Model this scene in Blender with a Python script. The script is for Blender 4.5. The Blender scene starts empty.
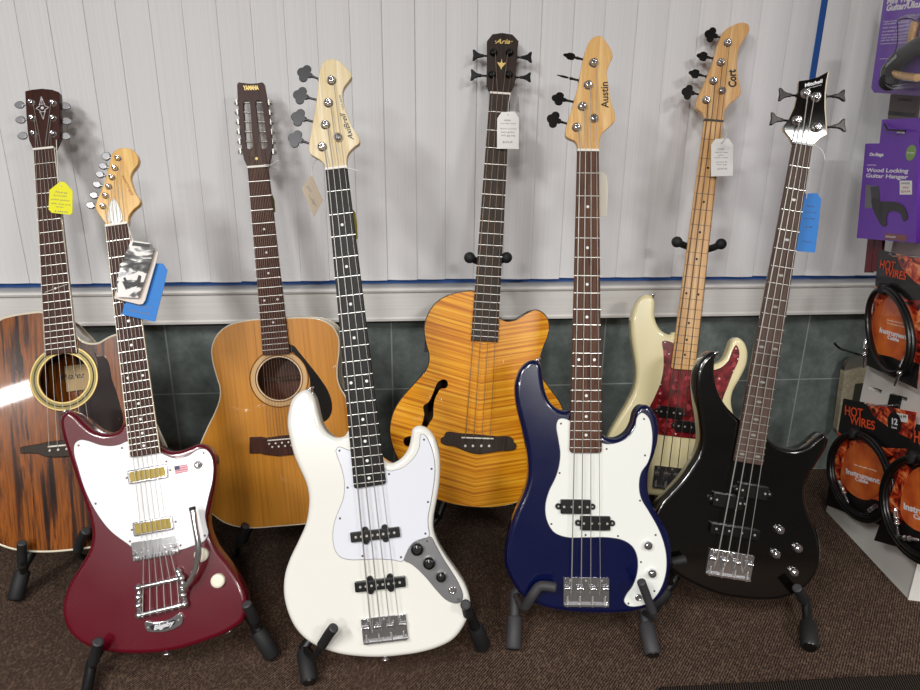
import bpy, math, random
from mathutils import Vector, Matrix, geometry
random.seed(7)
sc = bpy.context.scene
COL = sc.collection
V = Vector
PI = math.pi
# ------------------------------------------------------------------ camera
F = 695.0; CX, CY = 460.0, 345.0
pitch = math.radians(18.7); roll = 0.010
CAM = V((0, 0, 1.05))
fwd = V((0, math.cos(pitch), -math.sin(pitch)))
r0 = V((1, 0, 0)); u0 = r0.cross(fwd)
RT = r0*math.cos(roll) + u0*math.sin(roll)
UP = RT.cross(fwd)
cd = bpy.data.cameras.new('camera'); cam = bpy.data.objects.new('camera', cd); COL.objects.link(cam)
cd.sensor_width = 36; cd.lens = F*36/920; cd.clip_start = 0.02
m = Matrix((RT, UP, -fwd)).transposed().to_4x4(); m.translation = CAM
cam.matrix_world = m
sc.camera = cam
sc.view_settings.view_transform = 'Standard'; sc.view_settings.look = 'None'
sc.view_settings.gamma = 1; sc.view_settings.use_curve_mapping = False

def ray(x, y): return fwd + RT*((x-CX)/F) + UP*((CY-y)/F)
def at(x, y, D): return CAM + ray(x, y)*D
def hit(x, y, P0, n):
    d = ray(x, y); return CAM + d*((P0-CAM).dot(n)/d.dot(n))
def floorpt(x, y, z=0): return hit(x, y, V((0, 0, z)), V((0, 0, 1)))

# ------------------------------------------------------------------ object helpers
def tag(o, label=None, cat=None, group=None, kind=None):
    if label: o['label'] = label
    if cat: o['category'] = cat
    if group: o['group'] = group
    if kind: o['kind'] = kind
    return o
def empty(name, M):
    o = bpy.data.objects.new(name, None); COL.objects.link(o); o.empty_display_size = .05
    o.matrix_world = M if isinstance(M, Matrix) else Matrix.Translation(M)
    return o
class MB:
    def __init__(s): s.v = []; s.f = []; s.sm = []
    def add(s, vs, fs, smooth=True):
        b = len(s.v); s.v += [V(p) for p in vs]
        for f in fs: s.f.append([i+b for i in f]); s.sm.append(smooth)
        return s
    def box(s, x0, x1, y0, y1, z0, z1, M=None):
        vs = [V((x, y, z)) for z in (z0, z1) for y in (y0, y1) for x in (x0, x1)]
        if M: vs = [M @ p for p in vs]
        return s.add(vs, [(0,2,3,1),(4,5,7,6),(0,1,5,4),(2,6,7,3),(0,4,6,2),(1,3,7,5)], False)
    def tube(s, pts, r, n=8, cap=True):
        pts = [V(p) for p in pts]; rs = r if isinstance(r, (list, tuple)) else [r]*len(pts)
        vs = []; ref = None
        for i, p in enumerate(pts):
            t = (pts[min(i+1, len(pts)-1)] - pts[max(i-1, 0)]).normalized()
            if ref is None:
                ref = t.orthogonal().normalized()
            ref = (ref - t*ref.dot(t)).normalized(); b = t.cross(ref)
            for k in range(n):
                a = 2*PI*k/n; vs.append(p + (ref*math.cos(a) + b*math.sin(a))*rs[i])
        fs = [(i*n+k, i*n+(k+1) % n, (i+1)*n+(k+1) % n, (i+1)*n+k) for i in range(len(pts)-1) for k in range(n)]
        s.add(vs, fs)
        if cap:
            s.add(vs[:n], [tuple(range(n))[::-1]], False); s.add(vs[-n:], [tuple(range(n))], False)
        return s
    def lathe(s, c, prof, n=20, ax=None, sx=1.0):
        # prof: (radius, height) list; axis z unless ax matrix
        vs = []
        for r, h in prof:
            for k in range(n):
                a = 2*PI*k/n; p = V((r*math.cos(a)*sx, r*math.sin(a), h))
                if ax: p = ax @ p
                vs.append(V(c)+p)
        fs = [(i*n+k, i*n+(k+1) % n, (i+1)*n+(k+1) % n, (i+1)*n+k) for i in range(len(prof)-1) for k in range(n)]
        s.add(vs, fs)
        s.add(vs[:n], [tuple(range(n))[::-1]], False); s.add(vs[-n:], [tuple(range(n))], False)
        return s
    def ball(s, c, r, n=12, sc3=(1, 1, 1)):
        prof = [(max(1e-5, r*math.sin(PI*i/8)), -r*math.cos(PI*i/8)) for i in range(9)]
        vs = []
        for q, h in prof:
            for k in range(n):
                a = 2*PI*k/n; vs.append(V(c)+V((q*math.cos(a)*sc3[0], q*math.sin(a)*sc3[1], h*sc3[2])))
        fs = [(i*n+k, i*n+(k+1) % n, (i+1)*n+(k+1) % n, (i+1)*n+k) for i in range(8) for k in range(n)]
        return s.add(vs, fs)
    def prism(s, outl, rings, holes=(), top=True, bottom=True, sidesmooth=True):
        """outl: CCW 2-D outline; rings: (inset, z) from bottom to top"""
        def ccw(o):
            o = [V((p[0], p[1])) for p in o]
            A = sum(o[i].x*o[(i+1) % len(o)].y - o[(i+1) % len(o)].x*o[i].y for i in range(len(o)))
            return o if A > 0 else o[::-1]
        def nrm(o):
            r = []
            for i in range(len(o)):
                a = o[i]-o[i-1]; b = o[(i+1) % len(o)]-o[i]
                a = V((a.y, -a.x)); b = V((b.y, -b.x))
                a = a.normalized() if a.length > 1e-9 else V((0,0)); b = b.normalized() if b.length > 1e-9 else V((0,0))
                q = a+b
                q = q.normalized() if q.length > 1e-6 else a
                k = 1/max(.5, q.dot(a)) if a.length else 1
                r.append(q*k)
            return r
        o = ccw(outl); nn = nrm(o); n = len(o)
        vs = []
        for ins, z in rings:
            vs += [V((p.x-q.x*ins, p.y-q.y*ins, z)) for p, q in zip(o, nn)]
        fs = [(i*n+k, i*n+(k+1) % n, (i+1)*n+(k+1) % n, (i+1)*n+k) for i in range(len(rings)-1) for k in range(n)]
        s.add(vs, fs, sidesmooth)
        hs = [ccw(h) for h in holes]
        for h in hs:
            q = len(h); hv = [V((p.x, p.y, z)) for z in (rings[0][1], rings[-1][1]) for p in h]
            s.add(hv, [(k, q+k, q+(k+1) % q, (k+1) % q) for k in range(q)], True)
        for flag, (ins, z), flip in ((top, rings[-1], False), (bottom, rings[0], True)):
            if not flag: continue
            loops = [[V((p.x-q.x*ins, p.y-q.y*ins, z)) for p, q in zip(o, nn)]] + [[V((p.x, p.y, z)) for p in h] for h in hs]
            tri = geometry.tessellate_polygon(loops)
            flat = [p for l in loops for p in l]
            ff = []
            for t in tri:
                a, b, c = (flat[i] for i in t)
                cr = (b-a).cross(c-a).z
                t = tuple(t)
                if (cr < 0) != flip: t = t[::-1]
                ff.append(t)
            s.add(flat, ff, False)
        return s
    def obj(s, name, mat, parent=None, M=None):
        me = bpy.data.meshes.new(name); me.from_pydata([tuple(p) for p in s.v], [], s.f)
        me.polygons.foreach_set('use_smooth', s.sm); me.materials.append(mat); me.update()
        o = bpy.data.objects.new(name, me); COL.objects.link(o)
        if parent: o.parent = parent
        if M: o.matrix_world = M
        return o
def rnd(r, z0, z1, rb=None, n=5):
    """rings with rounded top edge r and rounded bottom edge rb"""
    rb = r if rb is None else rb; R = []
    if rb > 0:
        for i in range(n+1):
            a = PI/2*i/n; R.append((rb*(1-math.sin(a)), z0+rb*(1-math.cos(a))))
    else: R.append((0, z0))
    if r > 0:
        for i in range(n+1):
            a = PI/2*i/n; R.append((r*(1-math.cos(a)), z1-r+r*math.sin(a)))
    else: R.append((0, z1))
    return R
def smooth(pts, step=.004, closed=True):
    """centripetal-ish Catmull-Rom through points, resampled"""
    P = [V((p[0], p[1])) for p in pts]; n = len(P); out = []
    for i in range(n if closed else n-1):
        if closed: a, b, c, d = P[i-1], P[i], P[(i+1) % n], P[(i+2) % n]
        else: a, b, c, d = P[max(i-1, 0)], P[i], P[i+1], P[min(i+2, n-1)]
        L = (c-b).length; k = max(1, int(L/step))
        la = max((b-a).length, 1e-6); lc = max((d-c).length, 1e-6)
        m1 = ((b-a)/la*L + (c-b))/2; m2 = ((c-b) + (d-c)/lc*L)/2
        for j in range(k):
            t = j/k; t2 = t*t; t3 = t2*t
            out.append(b*(2*t3-3*t2+1) + m1*(t3-2*t2+t) + c*(-2*t3+3*t2) + m2*(t3-t2))
    if not closed: out.append(P[-1])
    return out
def circ(c, r, n=40, ry=None): return [V((c[0]+r*math.cos(2*PI*k/n), c[1]+(ry or r)*math.sin(2*PI*k/n))) for k in range(n)]
def text_mesh(name, body, size, mat, parent, M, thick=.0003, shear=0, align='CENTER', stretch=1.0, bold=0.0):
    cu = bpy.data.curves.new(name, 'FONT'); cu.body = body; cu.size = size; cu.align_x = align; cu.align_y = 'CENTER'
    cu.extrude = thick; cu.shear = shear; cu.resolution_u = 3; cu.offset = bold
    t = bpy.data.objects.new('tmp', cu); COL.objects.link(t)
    dg = bpy.context.evaluated_depsgraph_get()
    me = bpy.data.meshes.new_from_object(t.evaluated_get(dg)); me.name = name
    bpy.data.objects.remove(t)
    me.transform(M @ Matrix.Diagonal((stretch, 1, 1, 1)))
    me.materials.clear(); me.materials.append(mat)
    o = bpy.data.objects.new(name, me); COL.objects.link(o); o.parent = parent
    return o
# ------------------------------------------------------------------ materials
def lin(h):
    h = h.lstrip('#'); c = [int(h[i:i+2], 16)/255 for i in (0, 2, 4)]
    return tuple([x/12.92 if x <= .04045 else ((x+.055)/1.055)**2.4 for x in c]+[1])
def mat(name, col, rough=.5, metal=0, coat=0, spec=.5, **k):
    m = bpy.data.materials.new(name); m.use_nodes = True
    b = m.node_tree.nodes['Principled BSDF']
    b.inputs['Base Color'].default_value = lin(col); b.inputs['Roughness'].default_value = rough
    b.inputs['Metallic'].default_value = metal; b.inputs['Coat Weight'].default_value = coat
    b.inputs['Coat Roughness'].default_value = .04; b.inputs['Specular IOR Level'].default_value = spec
    for q, v in k.items(): b.inputs[q.replace('_', ' ')].default_value = v
    # slight procedural wear in the roughness of everything
    nt = m.node_tree; tc = nt.nodes.new('ShaderNodeTexCoord'); nz = nt.nodes.new('ShaderNodeTexNoise'); nz.inputs['Scale'].default_value = 14
    mr = nt.nodes.new('ShaderNodeMapRange'); mr.inputs['To Min'].default_value = max(0, rough-.03); mr.inputs['To Max'].default_value = rough+.05
    nt.links.new(tc.outputs['Object'], nz.inputs['Vector']); nt.links.new(nz.outputs[0], mr.inputs['Value']); nt.links.new(mr.outputs[0], b.inputs['Roughness'])
    return m
class NT:
    def __init__(s, m): s.m = m; s.t = m.node_tree; s.b = s.t.nodes['Principled BSDF']
    def n(s, typ, **k):
        q = s.t.nodes.new('ShaderNode'+typ)
        for a, v in k.items():
            if a in q.inputs.keys() or a.replace('_', ' ') in q.inputs.keys(): q.inputs[a.replace('_', ' ')].default_value = v
            else: setattr(q, a, v)
        return q
    def l(s, a, b): s.t.links.new(a, b)
    def coord(s, scale=(1, 1, 1), loc=(0, 0, 0), rot=(0, 0, 0)):
        tc = s.n('TexCoord'); mp = s.n('Mapping'); mp.inputs['Scale'].default_value = scale
        mp.inputs['Location'].default_value = loc; mp.inputs['Rotation'].default_value = rot
        s.l(tc.outputs['Object'], mp.inputs['Vector']); return mp.outputs[0]
    def ramp(s, fac, stops):
        r = s.n('ValToRGB'); e = r.color_ramp.elements
        while len(e) < len(stops): e.new(.5)
        for i, (p, c) in enumerate(stops): e[i].position = p; e[i].color = lin(c) if isinstance(c, str) else (c, c, c, 1)
        s.l(fac, r.inputs[0]); return r.outputs[0]
    def mix(s, fac, a, b, mode='MIX'):
        q = s.n('MixRGB', blend_type=mode)
        for i, x in ((0, fac), (1, a), (2, b)):
            if isinstance(x, (int, float)): q.inputs[i].default_value = x
            elif isinstance(x, str): q.inputs[i].default_value = lin(x)
            else: s.l(x, q.inputs[i])
        return q.outputs[0]
    def bump(s, h, strength=.2, dist=.001):
        q = s.n('Bump'); q.inputs['Strength'].default_value = strength; q.inputs['Distance'].default_value = dist
        s.l(h, q.inputs['Height']); s.l(q.outputs[0], s.b.inputs['Normal'])
def wood(name, c1, c2, c3=None, sx=60, sy=3, rough=.4, coat=0, dist=1.5):
    m = mat(name, c1, rough, 0, coat); t = NT(m)
    co = t.coord((sx, sy, sx)); nz = t.n('TexNoise', Scale=1.0, Detail=6.0, Roughness=.6, Distortion=dist); t.l(co, nz.inputs['Vector'])
    c = t.ramp(nz.outputs[0], [(.3, c1), (.5, c2), (.7, c3 or c1)])
    co2 = t.coord((sx*6, sy*3, sx*6)); n2 = t.n('TexNoise', Scale=1.0, Detail=2.0); t.l(co2, n2.inputs['Vector'])
    c = t.mix(.25, c, t.ramp(n2.outputs[0], [(.3, .25), (.7, .8)]), 'OVERLAY')
    t.l(c, t.b.inputs['Base Color']); return m
M = {}
M['midkey'] = mat('nickel_key', '9a9a9c', .3, .8)
M['key'] = mat('dark_chrome', '4e4e50', .35, .85)  # one even dark grey metal for the clover keys
M['darkkey'] = mat('smoked_chrome', '2c2a29', .25, .9)
M['chrome'] = mat('chrome', 'e2e2e4', .13, .95)
M['mixstring'] = mat('string_phosphor', '8c7464', .35, .5)
M['greyboard'] = wood('grey_brown_board', '453630', '5d4b43', '3a2d28', 120, 6, .5)
M['steel'] = mat('string_steel', 'b2afa9', .35, .45)
M['bronze'] = mat('string_bronze', 'c8a070', .35, 1)
M['darkstring'] = mat('string_dark', '6a5648', .35, .5)
M['nickelsilver'] = mat('fret_metal', 'cfcfc8', .3, .85)
M['black'] = mat('black_plastic', '0b0b0c', .3, 0, .2)
M['blackmetal'] = mat('black_metal', '101011', .28, .4)
M['rubber'] = mat('black_rubber', '1a1a1b', .65)
M['standpaint'] = mat('black_powder_coat', '141415', .42)
M['standgrey'] = mat('worn_dark_coat', '39383a', .6)
M['whiteplastic'] = mat('white_plastic', 'f2f2f4', .2, 0, .4)
M['guardblue'] = mat('cool_white_plastic', 'e0e3eb', .2, 0, .4)
M['milk'] = mat('milk_white_plastic', 'eef0ea', .22, 0, .4)
M['knobcream'] = mat('cream_plastic', 'ece6d2', .3)
M['nutbone'] = mat('bone', 'ece8dc', .4)
M['greypearl'] = mat('abalone_grey', '98968e', .3, .3)
M['pearl'] = mat('pearl', 'e2e2dc', .25)
M['white_body'] = mat('white_gloss_lacquer', 'eae9e1', .2, 0, 1)
M['blue_body'] = mat('deep_blue_lacquer', '020a38', .2, 0, .7)
M['red_body'] = mat('burgundy_lacquer', '5a0016', .25, 0, .6)
M['cream_body'] = mat('vintage_cream_lacquer', 'f6eab8', .25, 0, 1)
M['black_body'] = mat('black_gloss_lacquer', '070605', .18, 0, 1)
M['binding'] = mat('ivory_binding', 'dcd3bb', .3, 0, .5)
M['dkbinding'] = mat('dark_binding', '2a1a12', .35, 0, .5)
M['gold'] = mat('gold_foil', '94803a', .45, .5)
M['goldline'] = mat('gold_line', 'a8934c', .45, .3)
M['goldink'] = mat('gold_ink', 'd8bb72', .4, .3)
M['ink'] = mat('black_ink', '17120f', .5)
M['brownink'] = mat('brown_ink', 'a9712c', .5)
M['greyink'] = mat('grey_ink', '77777c', .6)
M['silverink'] = mat('silver_ink', 'd6d6da', .35, .3)
M['orangeink'] = mat('orange_ink', 'e8552a', .5)
M['whiteink'] = mat('white_ink', 'f0eef2', .5)
M['redink'] = mat('red_ink', 'b33636', .5)
M['paper'] = mat('white_card', 'f2f1ee', .6)
M['yellowpaper'] = mat('yellow_card', 'f0ec1c', .6)
M['bluepaper'] = mat('blue_card', '2f7fd0', .6)
M['beigepaper'] = mat('kraft_card', 'b5a590', .6)
M['thread'] = mat('white_thread', 'e8e6e0', .7)
M['rosewood'] = wood('rosewood', '2c1712', '4b2c22', '20100c', 120, 6, .5)
M['rosewood2'] = wood('rosewood_brown', '3d2419', '5f4030', '352018', 120, 6, .5)
M['ebony'] = wood('ebony', '0e0b0b', '1a1515', '0c0a0a', 120, 6, .4)
M['darkfb'] = wood('dark_board_wood', '2c2521', '40362f', '25201c', 120, 6, .5)
M['maple'] = wood('maple', 'e8c286', 'e0b472', 'efcc94', 45, 3, .3, .6)
M['maplefb'] = wood('maple_board', 'e2b478', 'd09c5e', 'ebc48c', 60, 3, .3, .6)
M['palemaple'] = wood('pale_maple', 'ecdcb4', 'e0c999', 'f2e6c6', 45, 3, .4, .2)
M['maple3'] = wood('amber_maple', 'e8bc7e', 'dbaa66', 'f0ca90', 45, 3, .3, .6)
M['redmaple'] = wood('honey_maple', 'e8bb66', 'ddaa54', 'efc97c', 45, 3, .3, .6)
M['mahog'] = wood('mahogany', '4a2a1c', '5c3624', '3c2116', 60, 4, .35, .5)
M['mahogside'] = wood('mahogany_side', '4a2412', '5c3018', '38190c', 40, 4, .3, .7)
M['darkhead'] = wood('dark_head_veneer', '2a120c', '401e14', '1b0b08', 80, 5, .35, .06)
M['blackhead'] = wood('black_brown_veneer', '221b18', '382c26', '181311', 80, 5, .5, 0)
M['spruce'] = wood('aged_spruce', 'b9761c', 'c9872a', 'ad6c18', 130, 1.2, .35, .6, .4)
M['gutterwood'] = wood('box_inside', '3a2a1a', '4c3825', '33241a', 40, 3, .8)
M['head_gloss'] = mat('black_head_gloss', '060606', .03, 0, 1)
for q_ in ('rosewood', 'rosewood2', 'ebony', 'darkfb', 'greyboard', 'darkhead', 'blackhead'): M[q_].node_tree.nodes['Principled BSDF'].inputs['Specular IOR Level'].default_value = .18
def mk_special():
    # streaky dark exotic wood
    m = wood('streaked_rosewood', '1c0e07', '7c430f', '2b1408', 26, 2.2, .22, 1, 2.2); M['exotic'] = m
    t = NT(m)
    co = t.coord((34, 2.0, 34)); nz = t.n('TexNoise', Scale=1.0, Detail=8.0, Roughness=.65, Distortion=1.2); t.l(co, nz.inputs['Vector'])
    c = t.ramp(nz.outputs[0], [(.38, '0d0603'), (.46, '442008'), (.55, '8e4e14'), (.67, '54270a')])
    co2 = t.coord((300, 18, 300)); n2 = t.n('TexNoise', Scale=1.0, Detail=2.0); t.l(co2, n2.inputs['Vector'])
    c = t.mix(.35, c, t.ramp(n2.outputs[0], [(.35, .2), (.65, .8)]), 'OVERLAY')
    t.l(c, t.b.inputs['Base Color'])
    # flamed maple with a centre seam
    m = mat('flamed_maple_top', 'd8861a', .25, 0, 1); M['flame'] = m; t = NT(m)
    tc = t.n('TexCoord'); sp = t.n('SeparateXYZ'); t.l(tc.outputs['Object'], sp.inputs[0])
    ab = t.n('Math', operation='ABSOLUTE'); t.l(sp.outputs[0], ab.inputs[0])
    mu = t.n('Math', operation='MULTIPLY'); t.l(ab.outputs[0], mu.inputs[0]); mu.inputs[1].default_value = .22
    ad = t.n('Math', operation='SUBTRACT'); t.l(sp.outputs[1], ad.inputs[0]); t.l(mu.outputs[0], ad.inputs[1])
    cb = t.n('CombineXYZ'); t.l(sp.outputs[0], cb.inputs[0]); t.l(ad.outputs[0], cb.inputs[1])
    mp = t.n('Mapping'); mp.inputs['Scale'].default_value = (2.6, 170, 1); t.l(cb.outputs[0], mp.inputs[0])
    nz = t.n('TexNoise', Scale=1.0, Detail=4.0, Roughness=.55, Distortion=.15); t.l(mp.outputs[0], nz.inputs['Vector'])
    c = t.ramp(nz.outputs[0], [(.3, 'b86408'), (.44, 'd8840c'), (.54, 'f2a418'), (.66, 'fcbe38')])
    t.l(c, t.b.inputs['Base Color'])
    # tortoise pearl
    m = mat('red_pearloid', '6a0f14', .25, 0, .8); M['tort'] = m; t = NT(m)
    vo = t.n('TexVoronoi', Scale=95.0); t.l(t.coord(), vo.inputs['Vector'])
    nz = t.n('TexNoise', Scale=45.0, Detail=5.0); t.l(t.coord(), nz.inputs['Vector'])
    sx = t.n('SeparateXYZ'); t.l(vo.outputs['Color'], sx.inputs[0])
    c1 = t.ramp(sx.outputs[0], [(0, '3a0509'), (.45, '680d14'), (.8, '8e1a20'), (.97, 'c4505a')])
    c = t.mix(.5, c1, t.ramp(nz.outputs[0], [(.35, '45070c'), (.62, '9a1c24')]), 'MIX'); t.l(c, t.b.inputs['Base Color'])
    # pickup gold foil grille
    # carpet
    m = mat('brown_carpet', '2c2320', .95, spec=.1); M['carpet'] = m; t = NT(m)
    w1 = t.n('TexWave', Scale=1.0, Distortion=1.2, Detail=1.0); t.l(t.coord((66, 66, 66), rot=(0, 0, .62)), w1.inputs['Vector'])
    vo = t.n('TexVoronoi', Scale=1.0); t.l(t.coord((300, 170, 300), rot=(0, 0, -.7)), vo.inputs['Vector'])
    w = t.mix(.62, w1.outputs[0], vo.outputs['Distance'], 'MIX')
    nz = t.n('TexNoise', Scale=260.0, Detail=3.0); t.l(t.coord(), nz.inputs['Vector'])
    n3 = t.n('TexNoise', Scale=5.0, Detail=3.0); t.l(t.coord(), n3.inputs['Vector'])
    w = t.mix(.45, w, nz.outputs[0], 'OVERLAY')
    c = t.ramp(w, [(.1, '191310'), (.45, '3f322b'), (.9, '725d4e')])
    c = t.mix(.3, c, t.ramp(n3.outputs[0], [(.3, .35), (.7, .65)]), 'OVERLAY')
    t.l(c, t.b.inputs['Base Color']); t.bump(w, .6, .002)
    m = mat('ribbed_mat_rubber', '1a1614', .9, spec=.1); M['matfloor'] = m; t = NT(m)
    w1 = t.n('TexWave', Scale=1.0, Distortion=.6); t.l(t.coord((70, 70, 70), rot=(0, 0, .2)), w1.inputs['Vector'])
    t.l(t.ramp(w1.outputs[0], [(.2, '0c0a09'), (.9, '4a4038')]), t.b.inputs['Base Color']); t.bump(w1.outputs[0], .8, .003)
    # blind vinyl
    m = mat('blind_vinyl', 'c2c1c4', .55, spec=.3); M['vinyl'] = m; t = NT(m)
    w1 = t.n('TexWave', Scale=1.0, Distortion=0.3); t.l(t.coord((34, 34, .6)), w1.inputs['Vector'])
    nz = t.n('TexNoise', Scale=1.0, Detail=2.0); t.l(t.coord((420, 420, .8)), nz.inputs['Vector'])
    t.l(t.mix(.5, 'c4c3c6', t.ramp(nz.outputs[0], [(.3, .62), (.7, .74)]), 'MULTIPLY'), t.b.inputs['Base Color'])
    t.l(t.ramp(nz.outputs[0], [(.3, 'dededf'), (.7, 'e6e6e7')]), t.b.inputs['Base Color'])
    t.bump(w1.outputs[0], .12, .0004)
    M['trimwhite'] = mat('white_trim_paint', 'e2dfda', .4)
    t = NT(M['trimwhite']); nz = t.n('TexNoise', Scale=1.0, Detail=4.0); t.l(t.coord((2, 2, 160)), nz.inputs['Vector'])
    t.l(t.ramp(nz.outputs[0], [(.3, 'dcdad5'), (.7, 'e6e4e0')]), t.b.inputs['Base Color'])
    M['bluepane'] = mat('blue_window_film', '4c88e4', .45)
    M['tile'] = mat('dark_slate_tile', '3a4446', .5, spec=.3)
    M['plaster'] = mat('plain_wall_paint', '86837e', .8)
    M['frontwall'] = mat('dim_wall_paint', '6c6965', .8)
    M['ceil'] = mat('ceiling_board', 'c4c2be', .9)
    M['rackwhite'] = mat('white_powder_coat', 'e2e0da', .5)
    M['purple'] = mat('purple_card', '6a28b4', .35, 0, .3)
    M['purple2'] = mat('purple_blister_card', '7d55ba', .3, 0, .4)
    M['wine'] = mat('wine_red_plastic', '6a0f1c', .4)
    M['beigeframe'] = wood('beige_frame', 'b5ab94', 'a3997f', 'bdb39c', 20, 6, .6)
    # flame card artwork
    m = mat('flame_card', '150d0c', .3, 0, .4); M['flamecard'] = m; t = NT(m)
    tc = t.n('TexCoord'); sp = t.n('SeparateXYZ'); t.l(tc.outputs['Object'], sp.inputs[0])
    mp = t.n('Mapping'); mp.inputs['Scale'].default_value = (22, 22, 34); t.l(tc.outputs['Object'], mp.inputs[0])
    nz = t.n('TexNoise', Scale=1.0, Detail=7.0, Roughness=.6, Distortion=1.6); t.l(mp.outputs[0], nz.inputs['Vector'])
    fl = t.ramp(nz.outputs[0], [(.36, '160a08'), (.47, 'a82414'), (.56, 'f26a34'), (.66, 'ffc080')])
    t.l(fl, t.b.inputs['Base Color'])
    m = mat('orange_card', 'c4521f', .3, 0, .4); M['orangecard'] = m; t = NT(m)
    nz = t.n('TexNoise', Scale=18.0, Detail=4.0); t.l(t.coord(), nz.inputs['Vector'])
    t.l(t.ramp(nz.outputs[0], [(.35, 'c24c20'), (.65, 'ee7c34')]), t.b.inputs['Base Color'])
    M['cardblack'] = mat('black_card', '161214', .35, 0, .3)
    M['green'] = mat('green_sticker', '86a860', .5)
    M['flagred'] = mat('flag_red', 'c06a78', .4); M['flagblue'] = mat('flag_blue', '2c2c55', .4)
    m = mat('clear_plastic', 'ffffff', .08); b = m.node_tree.nodes['Principled BSDF']; b.inputs['Transmission Weight'].default_value = 1; b.inputs['IOR'].default_value = 1.2; M['clear'] = m
    m = mat('photo_card', '888888', .35, 0, .3); M['photo'] = m; t = NT(m)
    nz = t.n('TexNoise', Scale=1.0, Detail=5.0, Distortion=.9); t.l(t.coord((16, 44, 16), rot=(0, 0, .2)), nz.inputs['Vector'])
    t.l(t.ramp(nz.outputs[0], [(.44, '1e1e1e'), (.5, '6a6a6a'), (.54, 'ecebe6')]), t.b.inputs['Base Color'])
mk_special()
# ------------------------------------------------------------------ room, laid out along the back wall
yaw = math.radians(5.1)
WX = V((math.cos(yaw), math.sin(yaw), 0)); WN = V((math.sin(yaw), -math.cos(yaw), 0))   # WN points into the room
W0 = V((0, 1.833, 0))
WM = Matrix((WX, -WN, V((0, 0, 1)))).transposed().to_4x4(); WM.translation = W0          # local: x along wall, -y into the room, z up
def onwall(x, y, off=0):
    p = hit(x, y, W0+WN*off, WN) - W0; return p.dot(WX), p.z
GROUT = onwall(600, 384)[1]; J0 = onwall(392, 360)[0]; J1 = onwall(798, 385)[0]; J2 = onwall(170, 360)[0]
Z_SILLB = onwall(600, 318, .055)[1]; Z_LEDGE = onwall(560, 281.5, 0.0)[1]
SLATZ = onwall(560, 278, .03)[1]
print('WALL grout z', GROUT, 'joints', J2, J0, J1, 'sill', Z_SILLB, Z_LEDGE, 'slat', SLATZ)
def struct(o, label=None): o['kind'] = 'structure'; return o
t = NT(M['tile'])
bk = t.n('TexBrick', offset=0.0, squash=1.0); tw = (J1-J0)/2
bk.inputs['Scale'].default_value = 1; bk.inputs['Brick Width'].default_value = tw; bk.inputs['Row Height'].default_value = GROUT
bk.inputs['Mortar Size'].default_value = .0022; bk.inputs['Mortar Smooth'].default_value = .3
bk.inputs['Color1'].default_value = (0, 0, 0, 1); bk.inputs['Color2'].default_value = (0, 0, 0, 1); bk.inputs['Mortar'].default_value = (1, 1, 1, 1)
tc = t.n('TexCoord'); sp = t.n('SeparateXYZ'); cb = t.n('CombineXYZ'); t.l(tc.outputs['Object'], sp.inputs[0])
ma = t.n('Math', operation='SUBTRACT'); t.l(sp.outputs[0], ma.inputs[0]); ma.inputs[1].default_value = J0 - tw*10
t.l(ma.outputs[0], cb.inputs[0]); t.l(sp.outputs[2], cb.inputs[1]); t.l(cb.outputs[0], bk.inputs['Vector'])
nz = t.n('TexNoise', Scale=16.0, Detail=9.0, Roughness=.7); t.l(t.coord(), nz.inputs['Vector'])
base = t.ramp(nz.outputs[0], [(.3, '535c59'), (.5, '6a7370'), (.72, '868f8b')])
t.l(t.mix(bk.outputs['Color'], base, '9ca19f'), t.b.inputs['Base Color'])
struct(MB().box(-6, 5, 0, .12, 0, Z_LEDGE-.01).obj('wall_back', M['tile'], None, WM))
struct(MB().box(-6, 5, .02, .12, 2.15, 2.7).obj('wall_back', M['plaster'], None, WM))
struct(MB().box(-6, 5, .004, .05, Z_LEDGE-.01, 2.15).obj('window_1', M['bluepane'], None, WM))
prof = [(0, Z_SILLB), (-.054, Z_SILLB), (-.0545, Z_SILLB+.006), (-.0515, Z_SILLB+.010), (-.0515, Z_LEDGE-.014), (-.058, Z_LEDGE-.010), (-.060, Z_LEDGE-.005), (-.057, Z_LEDGE-.001), (-.052, Z_LEDGE), (.03, Z_LEDGE), (.03, Z_LEDGE-.01), (0, Z_LEDGE-.012)]
mb = MB(); n = len(prof)
mb.add([V((s, a, b)) for s in (-2.2, 1.42) for a, b in prof], [(i, (i+1) % n, n+(i+1) % n, n+i) for i in range(n)] + [tuple(range(n)), tuple(range(n, 2*n))[::-1]], False)
struct(mb.obj('trim_1', M['trimwhite'], None, WM))
# floor, ceiling and the other walls of the shop
struct(MB().box(-6, 5, -7.5, 2.3, -.05, 0).obj('floor', M['carpet']))
struct(MB().box(-6, 5, -7.5, 2.3, 2.7, 2.75).obj('ceiling', M['ceil']))
struct(MB().box(-6.1, -6, -7.5, 2.3, 0, 2.7).obj('wall_left', M['plaster']))
struct(MB().box(5, 5.1, -7.5, 2.3, 0, 2.7).obj('wall_right', M['plaster']))
struct(MB().box(-6, 5, -7.6, -7.5, 0, 2.7).obj('wall_front', M['frontwall']))
# vertical blind
blind = empty('vertical_blind', WM @ Matrix.Translation(V((0, -.03, SLATZ))))
tag(blind, 'long off-white vertical window blind with ribbed slats hanging above the white sill', 'blind')
MB().box(-2.1, 1.9, -.03, .02, 2.12-SLATZ, 2.17-SLATZ).obj('headrail', M['trimwhite'], blind)

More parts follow.
